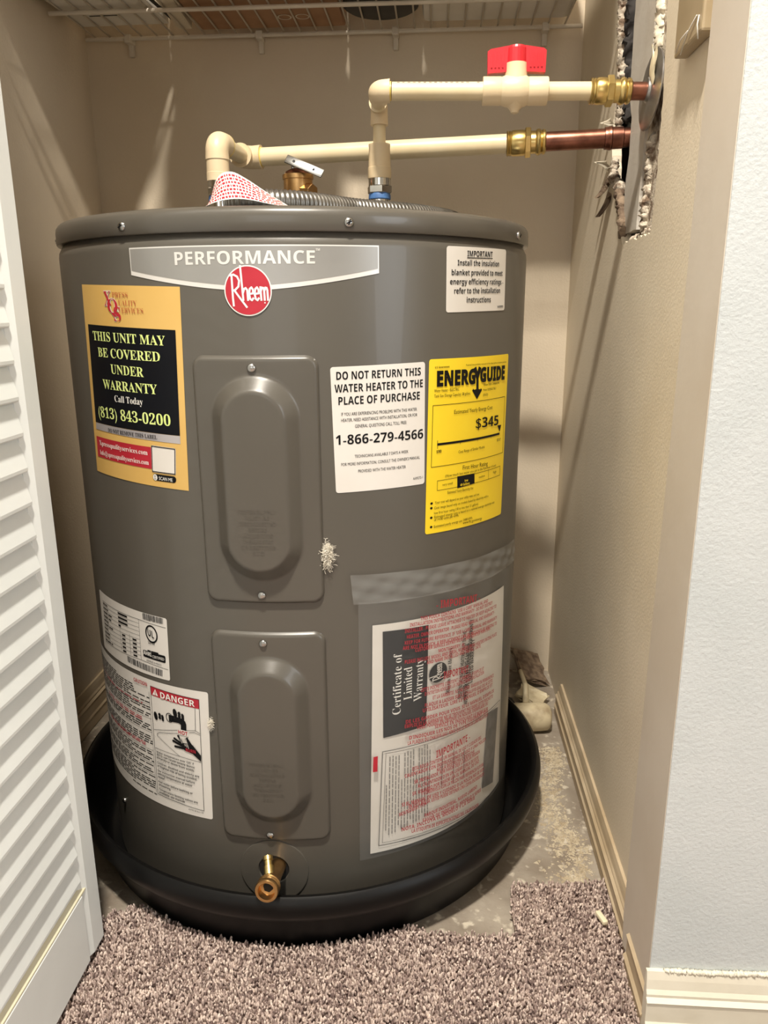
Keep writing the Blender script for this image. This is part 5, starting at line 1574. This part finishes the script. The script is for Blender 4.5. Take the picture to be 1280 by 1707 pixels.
m.build('printed_rings', PAPERC, cb, fix=False)
bp_ = MB().turned((-0.0995, 1.405, ZI), (-0.0995, 1.405, ZI + 0.2), [(0, 0.056), (0.003, 0.061), (0.060, 0.064), (0.130, 0.065), (0.132, 0.062), (0.060, 0.060), (0.006, 0.054), (0.005, 0.01)], 40).build('black_pot', BLACKM, None, True, 40)
tag(bp_, 'round black pot on the shelf between the carton and the white box', 'pot')
wb = put_box('white_box', 'long white box filling the right half of the wire shelf', 'box', -0.0335, 0.213, 1.125, 1.484, 0.11, PAPERW, 0.0, 0.012)
tw = MB().bevbox(-0.118, -0.0345, 1.125, 1.262, ZI, ZI + 0.09, 0.018).bevbox(-0.1655, -0.0345, 1.254, 1.337, ZI, ZI + 0.09, 0.01).build('folded_towel', PAPERC)  # added out of view, shaped to limit light reaching the back wall
tag(tw, 'unseen cream block added at the shelf front to shape the light streaks', 'towel')

# ------------------------------------------------------------------ scraps on the floor and walls
def chunk(name, label, cat, c, size, m, seed, rotz=0.0, group=None):
    r_ = random.Random(seed)
    bm = bmesh.new()
    bmesh.ops.create_icosphere(bm, subdivisions=2, radius=1)
    for v in bm.verts:
        k_ = r_.uniform(0.78, 1.15)
        co = Vector((v.co.x * size[0], v.co.y * size[1], v.co.z * size[2])) * k_
        co.rotate(Matrix.Rotation(rotz, 3, 'Z'))
        v.co = co
    zmin = min(v.co.z for v in bm.verts)
    for v in bm.verts:
        v.co += Vector((c[0], c[1], c[2] - zmin))
    o = MB().addbm(bm).build(name, m)
    tag(o, label, cat, group)
    return o
# old pipe stub by the baseboard
st = thing('pipe_stub', 'dirty cream capped pipe stub on the floor behind the pan', 'pipe stub', (0.182, 1.275, 0))
pts = [(0.13, 1.268, 0.026), (0.195, 1.276, 0.026), (0.206, 1.277, 0.026), (0.212, 1.278, 0.026), (0.2155, 1.278, 0.026)]
MB().tube(pts, [0.0255, 0.0258, 0.0245, 0.020, 0.012], 24).build('capped_end', PVCD, st, True, 60)
MB().tube([(0.17, 1.29, 0.045), (0.172, 1.32, 0.065), (0.166, 1.36, 0.075)], [0.006, 0.005, 0.004], 10).build('wire_tail', PVCD, st, True)
# broken wallboard pieces leaning in the corner
def slab(name, label, c, size, rot, m, seed):
    r_ = random.Random(seed)
    bm = bmesh.new()
    bmesh.ops.create_cube(bm, size=1)
    bmesh.ops.subdivide_edges(bm, edges=bm.edges[:], cuts=3, use_grid_fill=True)
    M = Matrix.Rotation(rot[2], 3, 'Z') @ Matrix.Rotation(rot[1], 3, 'Y') @ Matrix.Rotation(rot[0], 3, 'X')
    for v in bm.verts:
        k_ = 1 + 0.16 * r_.uniform(-1, 1) * (abs(v.co.x) > 0.45 or abs(v.co.y) > 0.45)
        v.co = M @ Vector((v.co.x * size[0] * k_, v.co.y * size[1] * k_, v.co.z * size[2] + 0.15 * size[2] * r_.uniform(-1, 1)))
    z0_ = min(v.co.z for v in bm.verts)
    for v in bm.verts:
        v.co += Vector((c[0], c[1], c[2] - z0_))
    tag(MB().addbm(bm).build(name, m), label, 'scrap')
slab('drywall_scrap', 'bent beige wallboard scrap leaning in the back right corner', (0.196, 1.458, 0.0), (0.066, 0.070, 0.009), (0.55, 0.42, 0.5), GYPSD, 3)
slab('drywall_scrap', 'small pale wallboard scrap lying before the corner baseboard end', (0.192, 1.372, 0.0), (0.050, 0.036, 0.011), (0.25, 0.2, -0.5), PVCD, 4)
chunk('rubble_lump', 'dark brown rubble lump on the floor behind the heater', 'rubble', (0.115, 1.435, 0), (0.028, 0.040, 0.020), GYPSD, 5)
chunk('rubble_lump', 'grey rubble lump near the bent wallboard scrap', 'rubble', (0.138, 1.345, 0), (0.018, 0.020, 0.012), CAVITY, 8)
# ridge of spilled plaster along the baseboard: countless crumbs
pm = MB()
rr_ = random.Random(11)
for i in range(2200):
    t = rr_.random()
    y = 0.885 + 0.33 * t
    xw = 0.195 + 0.012 * math.sin(9 * t) - 0.022 * abs(rr_.gauss(0, 1)) * (1.0 if t < 0.8 else 0.6)
    x = min(0.226, xw + rr_.gauss(0, 0.007) + 0.012)
    if math.hypot(x - TC[0], y - TC[1]) < 0.345:
        continue
    s_ = rr_.uniform(0.0006, 0.0032) * (1 if rr_.random() < 0.85 else 1.7)
    a = rr_.uniform(0, 3)
    vs = [(x + s_ * math.cos(a + k_ * 2.09) * rr_.uniform(0.6, 1.3), y + s_ * math.sin(a + k_ * 2.09) * rr_.uniform(0.6, 1.3), 0.0002) for k_ in range(3)] + [(x, y, s_ * rr_.uniform(0.4, 0.9))]
    pm.add(vs, [(0, 1, 3), (1, 2, 3), (2, 0, 3), (2, 1, 0)])
o = pm.build('plaster_crumbs', CRUMB)
o['kind'] = 'stuff'
tag(o, 'pale spilled plaster crumbs on the concrete beside the tan baseboard', 'crumbs')
cr = MB().bevbox(0.2075, 0.2145, 0.792, 0.812, 0.0195, 0.0255, 0.002).build('plastic_shaving', PUTTY)
cr.rotation_euler.z = 0.35
tag(cr, 'small cream plastic shaving lying on the carpet by the baseboard', 'shaving')
# painted door-track block high on the right wall, with split paint along its lower edge
cg = thing('track_bracket', 'short beige bracket block fixed to the right wall near the jamb top', 'bracket', (0.236, 0.83, 0.989))
MB().bevbox(0.2295, 0.2428, 0.788, 0.872, 0.989, 1.28, 0.0025).build('block', mat('beige_bracket_paint', srgb(176, 158, 128), 0.4, var=srgb(158, 140, 110), var_scale=14), cg)
for k_, (ya, za, yb, zb) in enumerate([(0.862, 0.992, 0.828, 1.001), (0.846, 0.986, 0.803, 1.006), (0.796, 1.004, 0.793, 0.984)]):
    MB().tube([(0.2288, ya, za), (0.2275, (ya + yb) / 2, (za + zb) / 2 + 0.002), (0.2288, yb, zb)], 0.0006, 6).build('cracked_paint', PAPERW, cg, True)

bpy.data.objects.remove(_co)
bpy.data.curves.remove(_cu)
